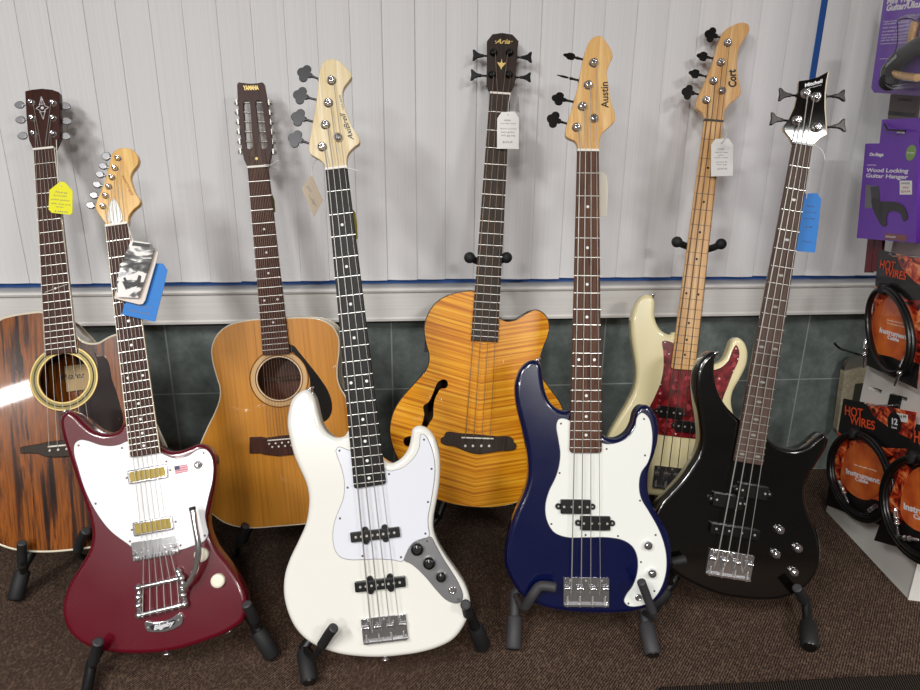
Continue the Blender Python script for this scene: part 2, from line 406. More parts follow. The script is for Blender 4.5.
XS = [17,49,85,117,150,183,217,251,284,316,349,381,414,445.5,477,509,541,573,604,636,667,698,729,759,789,818.6,847.5,876,904]
edges = [onwall(x, 20, .03)[0] for x in XS]
edges = [e-.0055 for e in edges]
edges = [edges[0]-.082*k for k in range(14, 0, -1)] + edges + [edges[-1]+.082*k for k in range(1, 6)]
gapS = onwall(818.6, 20, .03)[0]; gi = min(range(len(edges)), key=lambda k: abs(edges[k]-gapS)); edges[gi] = gapS-.005
for i in range(len(edges)-1):
    a, b = edges[i], edges[i+1]
    if a < -2.05 or b > 1.75: continue
    w = b-a; mid = (a+b)/2; lap = .006
    x0, x1 = a-lap*.2, b+lap
    gap = False
    if i == gi: x0 = a+.023; gap = True
    if i == gi-1: x1 = b+.002
    bot = random.uniform(-.0015, .0015); ang = random.uniform(.003, .006) if a > onwall(365, 20, .03)[0] else random.uniform(.0024, .0032)
    vs = []; fs = []; N = 8
    for z in (bot, 2.12-SLATZ):
        for k in range(N+1):
            u = k/N; vs.append(V((x0+(x1-x0)*u, -.004*math.sin(PI*u) - ang*(u-.5)*1.3, z)))
        for k in range(N+1):
            u = k/N; vs.append(V((x0+(x1-x0)*u, -.004*math.sin(PI*u) - ang*(u-.5)*1.3 + .0011, z)))
    q = N+1
    for k in range(N):
        fs += [(k, k+1, 2*q+k+1, 2*q+k), (q+k+1, q+k, 3*q+k, 3*q+k+1), (k+1, k, q+k, q+k+1), (2*q+k, 2*q+k+1, 3*q+k+1, 3*q+k)]
    fs += [(0, 2*q, 3*q, q), (N, q+N, 3*q+N, 2*q+N)]
    MB().add(vs, fs, False).obj('slat', M['vinyl'], blind)
# floor mat entering at the lower right
P = [floorpt(660, 690.5), floorpt(770, 685), floorpt(850, 680.5), floorpt(990, 675), floorpt(1010, 800), floorpt(600, 800)]
o = MB().prism([(p.x-P[0].x, p.y-P[0].y) for p in P], [(0, 0), (0, .008), (.003, .010)]).obj('floor_mat', M['matfloor'], None, Matrix.Translation(V((P[0].x, P[0].y, 0))))
tag(o, 'dark ribbed floor mat whose edge shows at the bottom right corner on the carpet', 'mat')

# ------------------------------------------------------------------ guitar frame
class G:
    def __init__(s, name, label, cat, nut, Dn, sad, Ds, base, turn=0, group=None):
        Nn = at(*nut, Dn); S = at(*sad, Ds)
        s.v = (Nn-S).normalized()
        l = s.v.cross(fwd).cross(s.v)          # toward scene, perpendicular to the axis
        u = s.v.cross(-fwd).normalized()
        s.u = u; s.w = u.cross(s.v).normalized()
        if turn:
            R = Matrix.Rotation(turn, 3, s.v); s.u = R @ s.u; s.w = R @ s.w
        B = hit(*base, S, s.w)
        # base point pulled on to the axis so that local x = 0 is the centre line
        s.O = S + s.v*((B-S).dot(s.v))
        s.Mx = Matrix((s.u, s.v, s.w)).transposed().to_4x4(); s.Mx.translation = s.O
        s.root = empty(name, s.Mx); tag(s.root, label, cat, group)
        s.yn = (Nn-s.O).dot(s.v); s.ys = (S-s.O).dot(s.v); s.L = s.yn-s.ys
        print('GUITAR', name, 'scale', round(s.L, 3), 'base z', round(B.z, 3), 'tilt', round(math.degrees(math.asin(s.w.z)), 1), 'head y', round(Nn.y, 2), 'O', [round(c, 2) for c in s.O])
    def p(s, x, y, z=0):
        q = hit(x, y, s.O+s.w*z, s.w)-s.O
        return V((q.dot(s.u), q.dot(s.v)))
    def P(s, pts, z=0): return [s.p(a, b, z) for a, b in pts]
    def w3(s, x, y, z): return s.O + s.u*x + s.v*y + s.w*z
    def px3(s, x, y, z): q = s.p(x, y, z); return s.w3(q.x, q.y, z)
    def part(s, name, mb, m, parent=None, label=None):
        o = mb.obj(name, m, parent or s.root)
        if label: o['label'] = label
        return o
    def solid_body(s, px, m, th=.042, r=.010):
        c0 = (CAM-s.O); cl = V((c0.dot(s.u), c0.dot(s.v), c0.dot(s.w)))
        q0 = s.P(px); ar = sum(q0[i-1].x*q0[i].y-q0[i].x*q0[i-1].y for i in range(len(q0))); q1 = []
        for i, p_ in enumerate(q0):
            t_ = (q0[(i+1) % len(q0)]-q0[i-1]).normalized(); n_ = V((t_.y, -t_.x))*(1 if ar > 0 else -1)
            vis = (V((cl.x, cl.y))-p_).dot(n_)/cl.z          # > 0: the side is seen, so the outline is the back edge
            k = 1/(1+math.exp(-max(-30, min(30, vis*40)))); q1.append(s.p(*px[i], -r*.5-(th-r*1.1)*k*.62))
        s.out = smooth(q1, .004)
        s.body = s.part('body', MB().prism(s.out, rnd(r, -th, 0, r, 7)), m); return s.body
    def fretboard(s, nL, nR, eL, eR, m, mneck, nfr, zt=.009, dots=None, rounded=.006, bound=None, dotmat=None, fretmat='nickelsilver', heel=None):
        a, b, c, d = s.p(*nL, zt), s.p(*nR, zt), s.p(*eR, zt), s.p(*eL, zt)
        s.nL, s.nR, s.zt = a, b, zt
        out = [a, d]
        if rounded:
            e = (d-a).normalized()*rounded; f = (c-d).normalized()*rounded
            out = [a, d-e, d-e*.3+f*.3, d+f, c-f, c-f*.3-(c-b).normalized()*rounded*.3, c-(c-b).normalized()*rounded]
        else: out = [a, d, c]
        out.append(b)
        s.fb = s.part('fretboard', MB().prism(out, [(0, zt-.006), (0, zt-.0012), (.0012, zt)]), m)
        if bound:
            q = MB()
            for p0, p1 in ((a, d), (b, c)): q.tube([(p0.x, p0.y, zt-.0014), (p1.x, p1.y, zt-.0014)], .0012, 6)
            s.part('binding', q, M[bound], s.fb)
        mu = .0015; off = .014
        nk = [V((a.x+mu, a.y)), V((d.x+mu, d.y+.01)), V((c.x-mu, c.y+.01)), V((b.x-mu, b.y))]
        s.part('neck', MB().prism(nk, [(.012, zt-.024), (.006, zt-.0225), (.002, zt-.018), (0, zt-.012), (0, zt-.006)]), mneck)
        # frets by the equal-tempered rule
        for i in range(1, nfr+1):
            y = s.yn - s.L*(1-2**(-i/12)); 
            k = (y-a.y)/(d.y-a.y); k2 = (y-b.y)/(c.y-b.y)
            if k > .995: break
            x0 = a.x+(d.x-a.x)*k; x1 = b.x+(c.x-b.x)*k2
            yl = a.y+(d.y-a.y)*k
            q = MB(); h = .0006
            q.add([(x0, y-.0008, zt-.0005), (x1, y-.0008, zt-.0005), (x1, y-.0005, zt+.0007), (x0, y-.0005, zt+.0007), (x0, y+.0005, zt+.0007), (x1, y+.0005, zt+.0007), (x1, y+.0008, zt-.0005), (x0, y+.0008, zt-.0005)],
                  [(0, 1, 2, 3), (3, 2, 5, 4), (4, 5, 6, 7), (0, 3, 4, 7), (1, 6, 5, 2)], False)
            s.part('fret', q, M[fretmat], s.fb)
        def fy(i): return s.yn - s.L*(1-2**(-i/12))
        def cx(y):
            k = (y-a.y)/(d.y-a.y); return (a.x+(d.x-a.x)*k + b.x+(c.x-b.x)*k)/2, (b.x+(c.x-b.x)*k)-(a.x+(d.x-a.x)*k)
        for i, kind in (dots or []):
            y = (fy(i)+fy(i-1))/2; x, w = cx(y)
            xs = [x] if kind in 'soe' else [x-w*.27, x+w*.27]
            for xx in xs:
                if kind in 'oO': q = MB().prism(circ((xx, y), .0058, 16, .0026), [(0, zt-.001), (0, zt+.0002)])
                else: q = MB().prism(circ((xx, y), .0029 if s.big else .0026, 14), [(0, zt-.001), (0, zt+.0002)])
                s.part('inlay_dot', q, dotmat or (M['greypearl'] if kind in 'oO' else M['pearl']), s.fb)
        s.fy = fy; s.cx = cx
    big = True
    def head(s, px, m, zh=-.001, th=.013, r=.0015, sm=True, holes=()):
        o = s.P(px, zh); o = smooth(o, .003) if sm else o
        s.zh = zh
        s.hd = s.part('headstock', MB().prism(o, rnd(r, zh-th, zh, r, 3), holes=holes), m); return s.hd
    def nut(s, m='nutbone', y=None, hh=.0022):
        a, b = s.nL, s.nR; yy = (a.y+b.y)/2
        s.part('nut', MB().box(a.x, b.x, yy-.001, yy+.0035, s.zh, s.zt+hh), M[m])
    def strings(s, n, sadL, sadR, posts, zs=.015, rad=(.0011, .0006), m='steel', over=None, nutm=.12, endz=None):
        a, b = s.nL, s.nR; sl, sr = s.p(*sadL, zs), s.p(*sadR, zs); zn = s.zt+.0018
        s.sp = []
        for i in range(n):
            f = i/(n-1); k = nutm+(1-2*nutm)*f
            x = a.x+(b.x-a.x)*k; y = (a.y+b.y)/2
            S = sl+(sr-sl)*f; pts = []
            if over: pts.append((S.x+(over[0] if isinstance(over, tuple) else 0), S.y-(over[1] if isinstance(over, tuple) else over), endz if endz is not None else zs-.009))
            pts += [(S.x, S.y, zs), (x, y, zn)]
            if posts: q = s.p(*posts[i], s.zh+.006); pts.append((q.x+(.004 if q.x < x else -.004), q.y, s.zh+.006))
            r = rad[0]+(rad[1]-rad[0])*f
            s.part('string', MB().tube(pts, r, 5), M[m]); s.sp.append((S, V((x, y))))
    def posts(s, pts, m='chrome', r=.0072, h=.011):
        for a, b in pts:
            q = s.p(a, b, s.zh+.003)
            mb = MB().lathe((q.x, q.y, s.zh-.001), [(r*1.25, 0), (r*1.25, .0015), (r*.9, .0025), (r*.75, .004), (r*.72, h-.002), (r*.85, h-.001), (r*.8, h), (r*.3, h), (r*.25, h-.002)], 16)
            s.part('tuner_post', mb, M[m], s.hd)
    def keys(s, lst, shape, m='chrome', size=.0175, zk=-.012, gear=True):
        """lst: (key px, post px, width factor)"""
        for kx, ky, pxx, pyy, wf in lst:
            c = s.p(kx, ky, s.zh+zk); q = s.p(pxx, pyy, s.zh+zk); d = (q-c).normalized(); L = (q-c).length
            nx = V((-d.y, d.x)); z = s.zh+zk
            pts = []
            if shape == 'clover':
                for k in range(48):
                    t = 2*PI*k/48; rr = size*(.80+.20*math.cos(3*(t-PI)))
                    if abs(t) < .0: pass
                    pts.append(c + d*(rr*math.cos(t)*.95) + nx*(rr*math.sin(t)*wf))
                pts2 = []
                for k in range(48):
                    t = 2*PI*k/48
                    rr = .42
                    for la, ld, lr in ((PI, .46, .50), (1.75, .50, .46), (-1.75, .50, .46), (0, .45, .30)):
                        dl = t-la; q_ = lr*lr-(ld*math.sin(dl))**2
                        if q_ > 0: rr = max(rr, ld*math.cos(dl)+math.sqrt(q_))
                    rr *= size
                    pts2.append(c + d*(rr*math.cos(t)) + nx*(rr*math.sin(t)*wf))
                pts = pts2
            elif shape == 'fish':
                for a, b in ((-1, -.98), (-1.0, -.5), (-.93, 0), (-1.0, .5), (-1, .98), (-.72, .95), (-.2, .52), (.4, .30), (.9, .2), (.9, -.2), (.4, -.30), (-.2, -.52), (-.72, -.95)):
                    pts.append(c + d*(size*a) + nx*(size*b*wf))
                pts = smooth(pts, .0015)
            else:
                pts = [c + d*(size*math.cos(2*PI*k/24)) + nx*(size*.82*wf*math.sin(2*PI*k/24)*(1+.15*math.cos(2*PI*k/24))) for k in range(24)]
            th = .0016 if shape == 'clover' else .0028
            mb = MB().prism(pts, rnd(.0008, z-th, z+th, .0008, 2) if shape == 'clover' else rnd(.0016, z-th, z+th, .0016, 3))
            e = c+d*(L+.007); st = c+d*size*.55
            mb.tube([(st.x, st.y, z), ((c+d*size*1.0).x, (c+d*size*1.0).y, z), (e.x, e.y, z)], [.0034, .0024, .0024], 8)
            if gear: mb.lathe((e.x, e.y, z-.004), [(.009, 0), (.009, .006)], 10)
            s.part('tuning_key', mb, m if not isinstance(m, str) else M[m], s.hd)
    def guard(s, px, m, edge='greyink', z=.0026, screws=(), scm='steel', sm=True, holes=()):
        o = s.P(px, z); o = smooth(o, .003) if sm else o
        s.pg = s.part('pickguard', MB().prism(o, [(0, 0), (0, z-.0006), (.0006, z)]), m)
        if edge: s.part('pickguard_edge', MB().prism(o, [(-.0007, 0), (-.0007, z-.0009)]), M[edge], s.pg)
        for a, b in screws:
            q = s.p(a, b, z)
            s.part('screw', MB().lathe((q.x, q.y, z-.0005), [(.0021, 0), (.0021, .0008), (.0012, .0013)], 10), M[scm], s.pg)
    def button(s, a, b, z=-.02, ang=None, m='chrome'):
        q = s.p(a, b, z)
        d = V((q.x, q.y, 0)); c = s.p(*s.bc, z); d = V((q.x-c.x, q.y-c.y, 0)).normalized()
        Z = d; X = V((0, 0, 1)); Y = Z.cross(X); R = Matrix((X, Y, Z)).transposed()
        st = V((q.x, q.y, z)) - d*.012
        s.part('strap_button', MB().lathe(st, [(.004, 0), (.004, .008), (.008, .010), (.0085, .0125), (.005, .0135)], 14, R), M[m])
    def knob(s, a, b, m='chrome', r=.009, h=.016, z0=.0, name='knob', dome=False, label=None):
        q = s.p(a, b, z0+h*.7)
        pr = [(r, 0), (r, h*.75), (r*.9, h*.93), (r*.6, h)] if not dome else [(r*1.0, 0), (r, h*.45), (r*.92, h*.7), (r*.7, h*.9), (r*.4, h)]
        return s.part(name, MB().lathe((q.x, q.y, z0), pr, 24), M[m], None, label)
    def rbox(s, name, cpx, wpx, hpx, ang, m, z0, z1, r=.002, parent=None, rad=.004):
        """rounded bar centred on a pixel, size in metres, angle in local plane"""
        q = s.p(*cpx, z1); ca, sa = math.cos(ang), math.sin(ang)
        pts = []
        for sx, sy, a0 in ((1, 1, 0), (-1, 1, PI/2), (-1, -1, PI), (1, -1, 1.5*PI)):
            for k in range(5):
                t = a0+PI/2*k/4; x = sx*(wpx/2-rad)+rad*math.cos(t); y = sy*(hpx/2-rad)+rad*math.sin(t)
                pts.append((q.x+x*ca-y*sa, q.y+x*sa+y*ca))
        return s.part(name, MB().prism(pts, rnd(r, z0, z1, 0, 3)), m, parent), q
    def text(s, name, body, p1, p2, size, m, parent, z, shear=0, stretch=1.0, bold=0.0):
        a = s.p(*p1, z); b = s.p(*p2, z); c = (a+b)/2; d = b-a; an = math.atan2(d.y, d.x)
        Mt = Matrix.Translation(V((c.x, c.y, z))) @ Matrix.Rotation(an, 4, 'Z')
        o = text_mesh(name, body, size, m, parent, Matrix.Identity(4), .0002, shear, bold=bold)
        w = max(v.co.x for v in o.data.vertices)-min(v.co.x for v in o.data.vertices)
        k = d.length/w if w > 0 else 1
        o.data.transform(Mt @ Matrix.Diagonal((k, stretch, 1, 1)))
        return o
    def bassbridge(s, cpx, w, h, ang, n=4, m='chrome', z=0):
        o, q = s.rbox('bridge', cpx, w, h, ang, M[m], z, z+.003, .0008, None, .003)
        R = Matrix.Translation(V((q.x, q.y, 0))) @ Matrix.Rotation(ang, 4, 'Z')
        s.part('tail_flange', MB().box(-w/2, w/2, -h/2, -h/2+.0035, z, z+.013, R), M[m], o)
        for sx in (-1, 1):
            s.part('side_rail', MB().box(sx*w/2-.0016, sx*w/2+.0016, -h/2, h/2, z, z+.007, R), M[m], o)
        for i in range(n):
            x = (i-(n-1)/2)*w*.86/(n-1)*1.0
            mb = MB().tube([R @ V((x-.0062, h*.15, z+.009)), R @ V((x+.0062, h*.15, z+.009))], .0042, 12)
            mb.box(x-.0060, x+.0060, -h*.18, h*.15, z+.003, z+.0085, R)
            for sx in (-.004, .004): mb.tube([R @ V((x+sx, h*.15, z+.003)), R @ V((x+sx, h*.15, z+.0145))], .0014, 6)
            s.part('saddle', mb, M[m], o)
            s.part('intonation_screw', MB().tube([R @ V((x, -h*.5-.002, z+.008)), R @ V((x, -h*.15, z+.008))], .0017, 8), M['steel'], o)
        for sx in (-.36, 0, .36):
            s.part('mounting_screw', MB().lathe(R @ V((sx*w, h*.40, z+.003)), [(.0026, 0), (.0018, .0012)], 10), M['steel'], o)
        return o
    def jpickup(s, cpx, w, h, ang, z0=.0, m='black', ears=True, npole=8, top=.011):
        o, q = s.rbox('pickup', cpx, w, h, ang, M[m], z0, top, .0012, None, .002)
        R = Matrix.Translation(V((q.x, q.y, 0))) @ Matrix.Rotation(ang, 4, 'Z')
        if ears == 'mid':
            for ex in (-w*.2, w*.2):
                for ey in (-1, 1):
                    s.part('mounting_ear', MB().lathe(R @ V((ex, ey*(h/2+.001), z0)), [(.0062, 0), (.0062, top-z0-.004), (.0055, top-z0-.003)], 14), M[m], o)
        elif ears == 'end':
            for ex in (-1, 1):
                c = R @ V((ex*(w/2+.004), 0, z0))
                s.part('mounting_ear', MB().lathe(c, [(.006, 0), (.006, top-z0-.004)], 14), M[m], o)
                s.part('screw', MB().lathe(c+V((0, 0, top-z0-.004)), [(.0022, 0), (.0018, .0012)], 8), M['steel'], o)
        for i in range(npole):
            x = (i-(npole-1)/2)*w*.78/(npole-1) if npole > 1 else 0
            s.part('pole_piece', MB().lathe(R @ V((x, 0, top-.0005)), [(.0024, 0), (.0024, .0010)], 10), M['steel'], o)
        return o
DOTS = [(3, 's'), (5, 's'), (7, 's'), (9, 's'), (12, 'D'), (15, 's'), (17, 's'), (19, 's'), (21, 's')]
# ================================================================== white bass
g = JB = G('bass_guitar', 'white bass guitar with white pickguard, black fretboard and chrome control plate, on a black stand', 'bass guitar',
           (336, 168), 1.353, (384, 621), 1.288, (388, 657.5))
g.bc = (375, 540)
g.solid_body([(287,424),(288.4,410),(292,399),(300,391.6),(308,389.6),(315,395),(318.2,404),(320.4,414),(324,425),(330,433),(338,437),(344.5,436),(350,430),
 (368,440),(384,458),(392,462.4),(398,460.4),(404,455),(409,446),(411,436),(412.4,429),(418,425.4),(425,426.4),(432,432),(437,442),(439.8,454),(440.4,468),(439.4,484),(436.8,500),(434,516),(434,528),(438,540),(446,554),(456,568),(465,582),(469.8,596),(470.3,606),(466,622),(454,639),(440,647),(420,653),(400,656),(380,657.6),(360,657),(340,654.4),(324,649.6),(308,641.5),(296,629.5),(288,614),(283.4,594),(284.4,575),(289,560),(298,541),(305,525),(308,510),(308.4,496),(306,484),(300,470),(294,456),(290,441)],
 M['white_body'], .043, .010)
g.guard([(344,448.6),(339,447),(336.2,449.5),(337.4,456),(341,466),(344,478),(344.6,489),(343,500),(339,510),(335,521),(333,532),(333.2,542),(335.6,551),(340,556.6),(348,559.4),(362,559.6),(378,559),(394,560),(402,561.2),(409,548),(414,542),(422,538.8),(428.6,536.5),(428,526),(428,516),(430,506),(432.4,492),(434.6,474),(434.2,460),(432,450),(428,440),(423.6,434.2),(421,434.2),(420.2,438),(419.6,446),(416.6,454),(411,461),(404,467),(396,470.2),(388,471),(380,466),(365,458)],
 M['guardblue'], 'greyink', .0026, [(339.4,450.6),(347.6,487.6),(340,518.4),(362.4,556),(401,557.2),(425.4,533.6),(428,502),(431.6,468.8),(424,439.6),(389,474)], 'darkstring')
o = g.P([(404,560.4),(409,548),(414,543),(422,539.6),(430.4,536.8),(436,546),(444,560),(452,572),(460,586),(463,596),(461,601.8),(455,603.6),(446,600),(436,590),(426,578),(416,568),(410,563.6)], .003)
cp = g.part('control_plate', MB().prism(smooth(o, .002), [(0, 0), (0, .0022), (.0008, .0030)]), mat('polished_steel', '9c9c9e', .28, .75), None, 'polished metal control plate')
for a, b, r in ((417, 549.6, .0115), (429, 563.6, .0112), (441, 577.4, .0092)):
    q = g.knob(a, b, 'black', r, .014, .003)
    c = g.p(a, b, .0165); g.part('position_mark', MB().box(c.x-.0006, c.x+.0006, c.y+.002, c.y+.007, .0168, .0173), M['silverink'], q)
q = g.p(452.4, 590.4, .005); g.part('output_jack', MB().lathe((q.x, q.y, .003), [(.0072, 0), (.0072, .0025), (.0045, .0035), (.0040, .001)], 20), M['chrome'])
for a, b in ((427, 541), (458, 599)):
    q = g.p(a, b, .003); g.part('screw', MB().lathe((q.x, q.y, .003), [(.0022, 0), (.0015, .0010)], 10), M['chrome'], cp)
g.fretboard((325.2,169), (347.2,168), (353.8,489), (386,484), M['ebony'], M['palemaple'], 21, .0105, DOTS, .005)
g.head([(325,166),(320,160),(310,153.4),(308.7,149),(311,132),(315,110),(318,86),(319.6,70),(323,62.4),(330,58.8),(338,60.2),(346,67),(351.6,76),(348.4,81.2),(343.6,88),(342.4,96),(345,108),(351,124),(359.4,142.6),(354,147),(348,154),(346.6,164),(346.8,168.5),(325.2,169.5)], M['palemaple'], .0, .014)
g.nut()
posts = [(322,146.4),(325.2,124.4),(328.2,102.4),(331.4,80)]
g.posts(posts, 'chrome', .0078)
g.strings(4, (370.5,623.5), (398.5,618.5), posts, .015, (.0013, .0006), 'steel', .02)
g.keys([(297,139.4,311,144,1),(300,118,314,122,1),(302,96,317,100,1),(306,74,319,79,1)], 'clover', 'key', .0190)
q = g.p(338, 137, g.zh+.004); g.part('string_tree', MB().lathe((q.x, q.y, g.zh), [(.0045, 0), (.0085, .004), (.0085, .006), (.003, .0075)], 16), M['chrome'], g.hd)
g.text('lettering', 'AxiBrell', (352.3,141.5), (342.6,113.5), .020, M['ink'], g.hd, g.zh+.0004, .5, .7, .0001)
g.text('lettering', 'USA BASS', (343.4,109.5), (339.6,95), .007, M['greyink'], g.hd, g.zh+.0004, 0, .8)
g.jpickup((375, 535), .092, .0185, 0, .002, 'black', 'mid', 8, .011)
g.jpickup((380, 584.8), .094, .0185, 0, .0, 'black', 'mid', 8, .011)
g.bassbridge((384.8, 628.5), .080, .044, 0)
g.button(310, 388.5, -.016); g.button(385.6, 659.5, -.02)
# ================================================================== blue bass
g = PB = G('bass_guitar', 'deep blue bass guitar with white pickguard and rosewood fretboard, on a grey-footed stand', 'bass guitar',
           (588.2, 150.4), 1.397, (586, 586), 1.372, (594, 613))
g.bc = (590, 500)
g.solid_body([(514,392),(515,380),(520,368),(528,361),(535.5,360),(541,366),(543,378),(545,390),(550,402),(558,409),(565,410),(572,408),(585,420),(600,432),(604,436),(614,437.4),(624,432),(630,422),(633.4,410),(639,404.6),(647,405),(654,412),(658.4,424),(658,440),(654,456),(649.4,468),(648,480),(648.6,493),(654,508),(664,524),(670,538),(671.6,554),(670,572),(666,590),(656,602),(642,609.6),(620,613.2),(594,613.4),(566,611.6),(540,606),(522,596),(510.4,578),(504.8,562),(505,546),(508.4,528),(515.6,508),(523,491),(527,476),(527,460),(524.6,443),(520,424),(516,408)],
 M['blue_body'], .043, .010)
g.guard([(559,419.4),(556.8,424),(558.6,440),(560.4,452),(559.4,465),(556,477),(549,492),(545.6,506),(547,520),(554,532),(566,537),(586,537.4),(610,537.6),(624,540.6),(633,547),(637.4,557),(637.6,572),(633,586),(626,596),(624.4,601.5),(628,605.6),(638,606.2),(650,602),(660,590),(665.6,574),(666.4,558),(664,544),(658,528),(649,512),(641,498),(639,486),(641,473),(648,462),(652,445),(651.6,428),(648,417),(642,413),(637.6,417),(635,428),(628,437.6),(616,443.4),(605,444),(590,436),(570,421),(563,418.6)],
 M['milk'], 'greyink', .0026, [(561,423.6),(559.6,473),(606.6,449),(644,419),(645,455.4),(551.4,524),(585.6,535),(618,536),(640,500.6),(655.6,535),(641,562),(654.4,591),(628.4,603.4)], 'darkstring')
g.fretboard((577.4,150.8), (599,150.8), (569.8,453), (602,453), M['rosewood2'], M['maple3'], 20, .0105, DOTS[:8], .006)
g.head([(578,149),(576,142),(566.4,136.4),(565.6,132),(572,108),(578,86),(583,60),(588,44),(593,37.4),(600,35.6),(606.6,42),(612.8,56),(610,63),(607,72),(608,82),(611,100),(615,120.4),(610,126),(602,134),(599.6,142),(599,151),(577.6,151)], M['maple3'], .0, .014)
g.nut()
posts = [(576.8,127),(582.6,106),(588.4,84.6),(594,62.4)]
g.posts(posts, 'chrome', .0078)
g.strings(4, (571.6,587), (600.4,587), posts, .015, (.0013, .0006), 'steel', .018)
g.keys([(555,120,568,124,1),(560,99,574,102,.8),(565,77,579,80.5,.12),(571.5,56.6,585,60,.42)], 'clover', 'darkkey', .0180)
q = g.p(594, 118, g.zh+.004); g.part('string_tree', MB().lathe((q.x, q.y, g.zh), [(.0045, 0), (.0085, .004), (.0085, .006), (.003, .0075)], 16), M['chrome'], g.hd)
g.text('lettering', 'Austin', (605.4,107.6), (604.6,81.6), .021, M['ink'], g.hd, g.zh+.0004, 0, 1.0, .0003)
g.jpickup((575.8, 507), .059, .0275, 0, .002, 'black', 'end', 4, .011)
g.jpickup((595.6, 523.6), .059, .0275, 0, .002, 'black', 'end', 4, .011)
g.bassbridge((586, 591.6), .086, .053, 0)
g.knob(648.6, 546, 'chrome', .0092, .0125, .003, dome=True); g.knob(652.6, 574, 'chrome', .0092, .0125, .003, dome=True)
q = g.p(638.4, 597.6, .005); g.part('output_jack', MB().lathe((q.x, q.y, .003), [(.0068, 0), (.0068, .0025), (.0045, .0040), (.0040, .001)], 20), M['chrome'])
g.button(537, 359.5, -.014)
# ================================================================== black bass
g = BB = G('bass_guitar', 'glossy black bass guitar leaning right, with four chrome knobs and a pointed black headstock', 'bass guitar',
           (803.3, 144.4), 1.412, (729.6, 560), 1.438, (724, 600))
g.bc = (745, 530)
g.solid_body([(714,351),(707,351.4),(699,358),(694,368),(692,384),(693,400),(696,420),(697,440),(694,452),(686,466),(679,476),(667,489.5),(656,502),(649,517),(648,534),(654,550),(665,565),(681,578),(700,588),(720,595.5),(740,599),(760,600.6),(780,599),(799,592),(813,578.6),(820,562),(820.4,546),(817,530),(810.6,515),(806,500),(806,485),(812,471),(820,459),(827,446),(828,438),(823,433),(816,432.4),(809,437.6),(802,443.4),(790,447.6),(780,446.4),(772,442),(766,436),(752,430),(738,418),(726,405.6),(718,391),(714.6,376),(714.6,358)],
 M['black_body'], .042, .009)
g.fretboard((793.8,144.4), (812.8,144.4), (734,461), (763,466), M['greyboard'], M['mahog'], 24, .0105, [(3,'o'),(5,'o'),(7,'o'),(9,'o'),(12,'O'),(15,'o'),(17,'o'),(19,'o'),(21,'o'),(24,'O')], .001)
hp = [(793.3,144),(790.4,138),(784.4,130.4),(783,127),(789.3,119),(795,107),(798.3,93),(799,81),(809,79.6),(818,77),(828.2,71.6),(826.3,80.4),(824.8,93),(824.6,108),(825.6,120),(826,129),(826.6,134.5),(819.4,138.4),(813.4,144.4)]
g.head([(x+1.2, y) for x, y in hp], M['palemaple'], -.002, .013, .001, False)
o = g.P(hp, .0); o = g.part('headstock_face', MB().prism(o, rnd(.0006, -.0025, .0, 0, 2)), M['head_gloss'], g.hd); g.zh = 0
g.nut('black')
posts = [(797.5,120),(806,93),(816.5,96.5),(817,127)]
g.posts(posts, 'chrome', .0085)
g.strings(4, (717.6,557.5), (746.4,563.5), posts, .015, (.0014, .0007), 'steel', .022)
g.keys([(777,119.6,790,121,1),(785.4,95,797,95.6,1),(838,96,826,96.6,.9),(838.4,126,826.5,127.4,1)], 'fish', 'darkkey', .0135)
g.text('lettering', 'Mitchell', (804,86), (822.4,81), .012, M['silverink'], g.hd, .0004, .25, .8, .0003)
g.text('lettering', 'BASS GUITAR', (806,89), (821.6,84.8), .004, M['silverink'], g.hd, .0004, 0, .6)
g.jpickup((754, 492), .060, .028, 0, .0, 'black', 'end', 2, .010)
g.jpickup((728.6, 501.6), .062, .028, 0, .0, 'black', 'end', 2, .010)
g.jpickup((735.6, 532), .102, .021, 0, .0, 'black', 'none', 4, .010)
g.bassbridge((729.4, 564.4), .090, .052, 0)
for a, b in ((781,530.6),(799,549),(777,555),(795,573)): g.knob(a, b, 'chrome', .0092, .0125, 0, dome=True)
g.button(715.4, 352.5, -.012)
# ================================================================== cream bass
g = CB = G('bass_guitar', 'vintage cream bass guitar with red tortoise pickguard and maple neck, standing behind the black bass', 'bass guitar',
           (713.7, 120.6), 1.667, (672.5, 475), 1.700, (668, 496.5), -.05)
g.bc = (675, 430)
g.solid_body([(654,299),(648,294.4),(641,296),(634,304),(629.8,318),(629.6,334),(632,352),(634.4,370),(633,386),(626,402),(617,417),(608,433),(602,450),(602,466),(609,480),(625,490),(645,494.5),(668,496.5),(690,495.5),(713,489),(730,474),(739,455),(740,435),(735,418),(731.4,402),(733.4,391),(740,379),(746.8,364),(747.6,350),(743.4,341),(736,337.4),(730,340),(726.6,348),(722,358),(716,362.6),(706,365),(698,362),(685,345),(674,332),(670,334.4),(664,332.4),(658,326),(654.6,316)],
 M['cream_body'], .043, .010)
g.guard([(663,341),(663.6,352),(663.6,368),(661,382),(654.4,398),(649,410),(649.6,424),(653,432.6),(658,434.4),(666,435.6),(682,437.6),(696,439),(711,440),(719,430),(720,414),(723,399),(728,386),(733,373),(738.6,360),(739.4,351),(736.4,345),(733,350),(729,360),(722,367),(714,370),(702,370),(690,360),(678,346),(668,341)],
 M['tort'], None, .0026, [(665,342.4),(669,354),(660.6,384.4),(660,393.4),(736,348.6),(738,359),(733.6,371),(719.4,378.6),(675.6,434)], 'pearl')
g.fretboard((704.2,121), (723.4,121), (671,369), (695,370.5), M['maplefb'], M['maplefb'], 20, .0105, DOTS[:8], .006, None, M['ink'], 'darkstring')
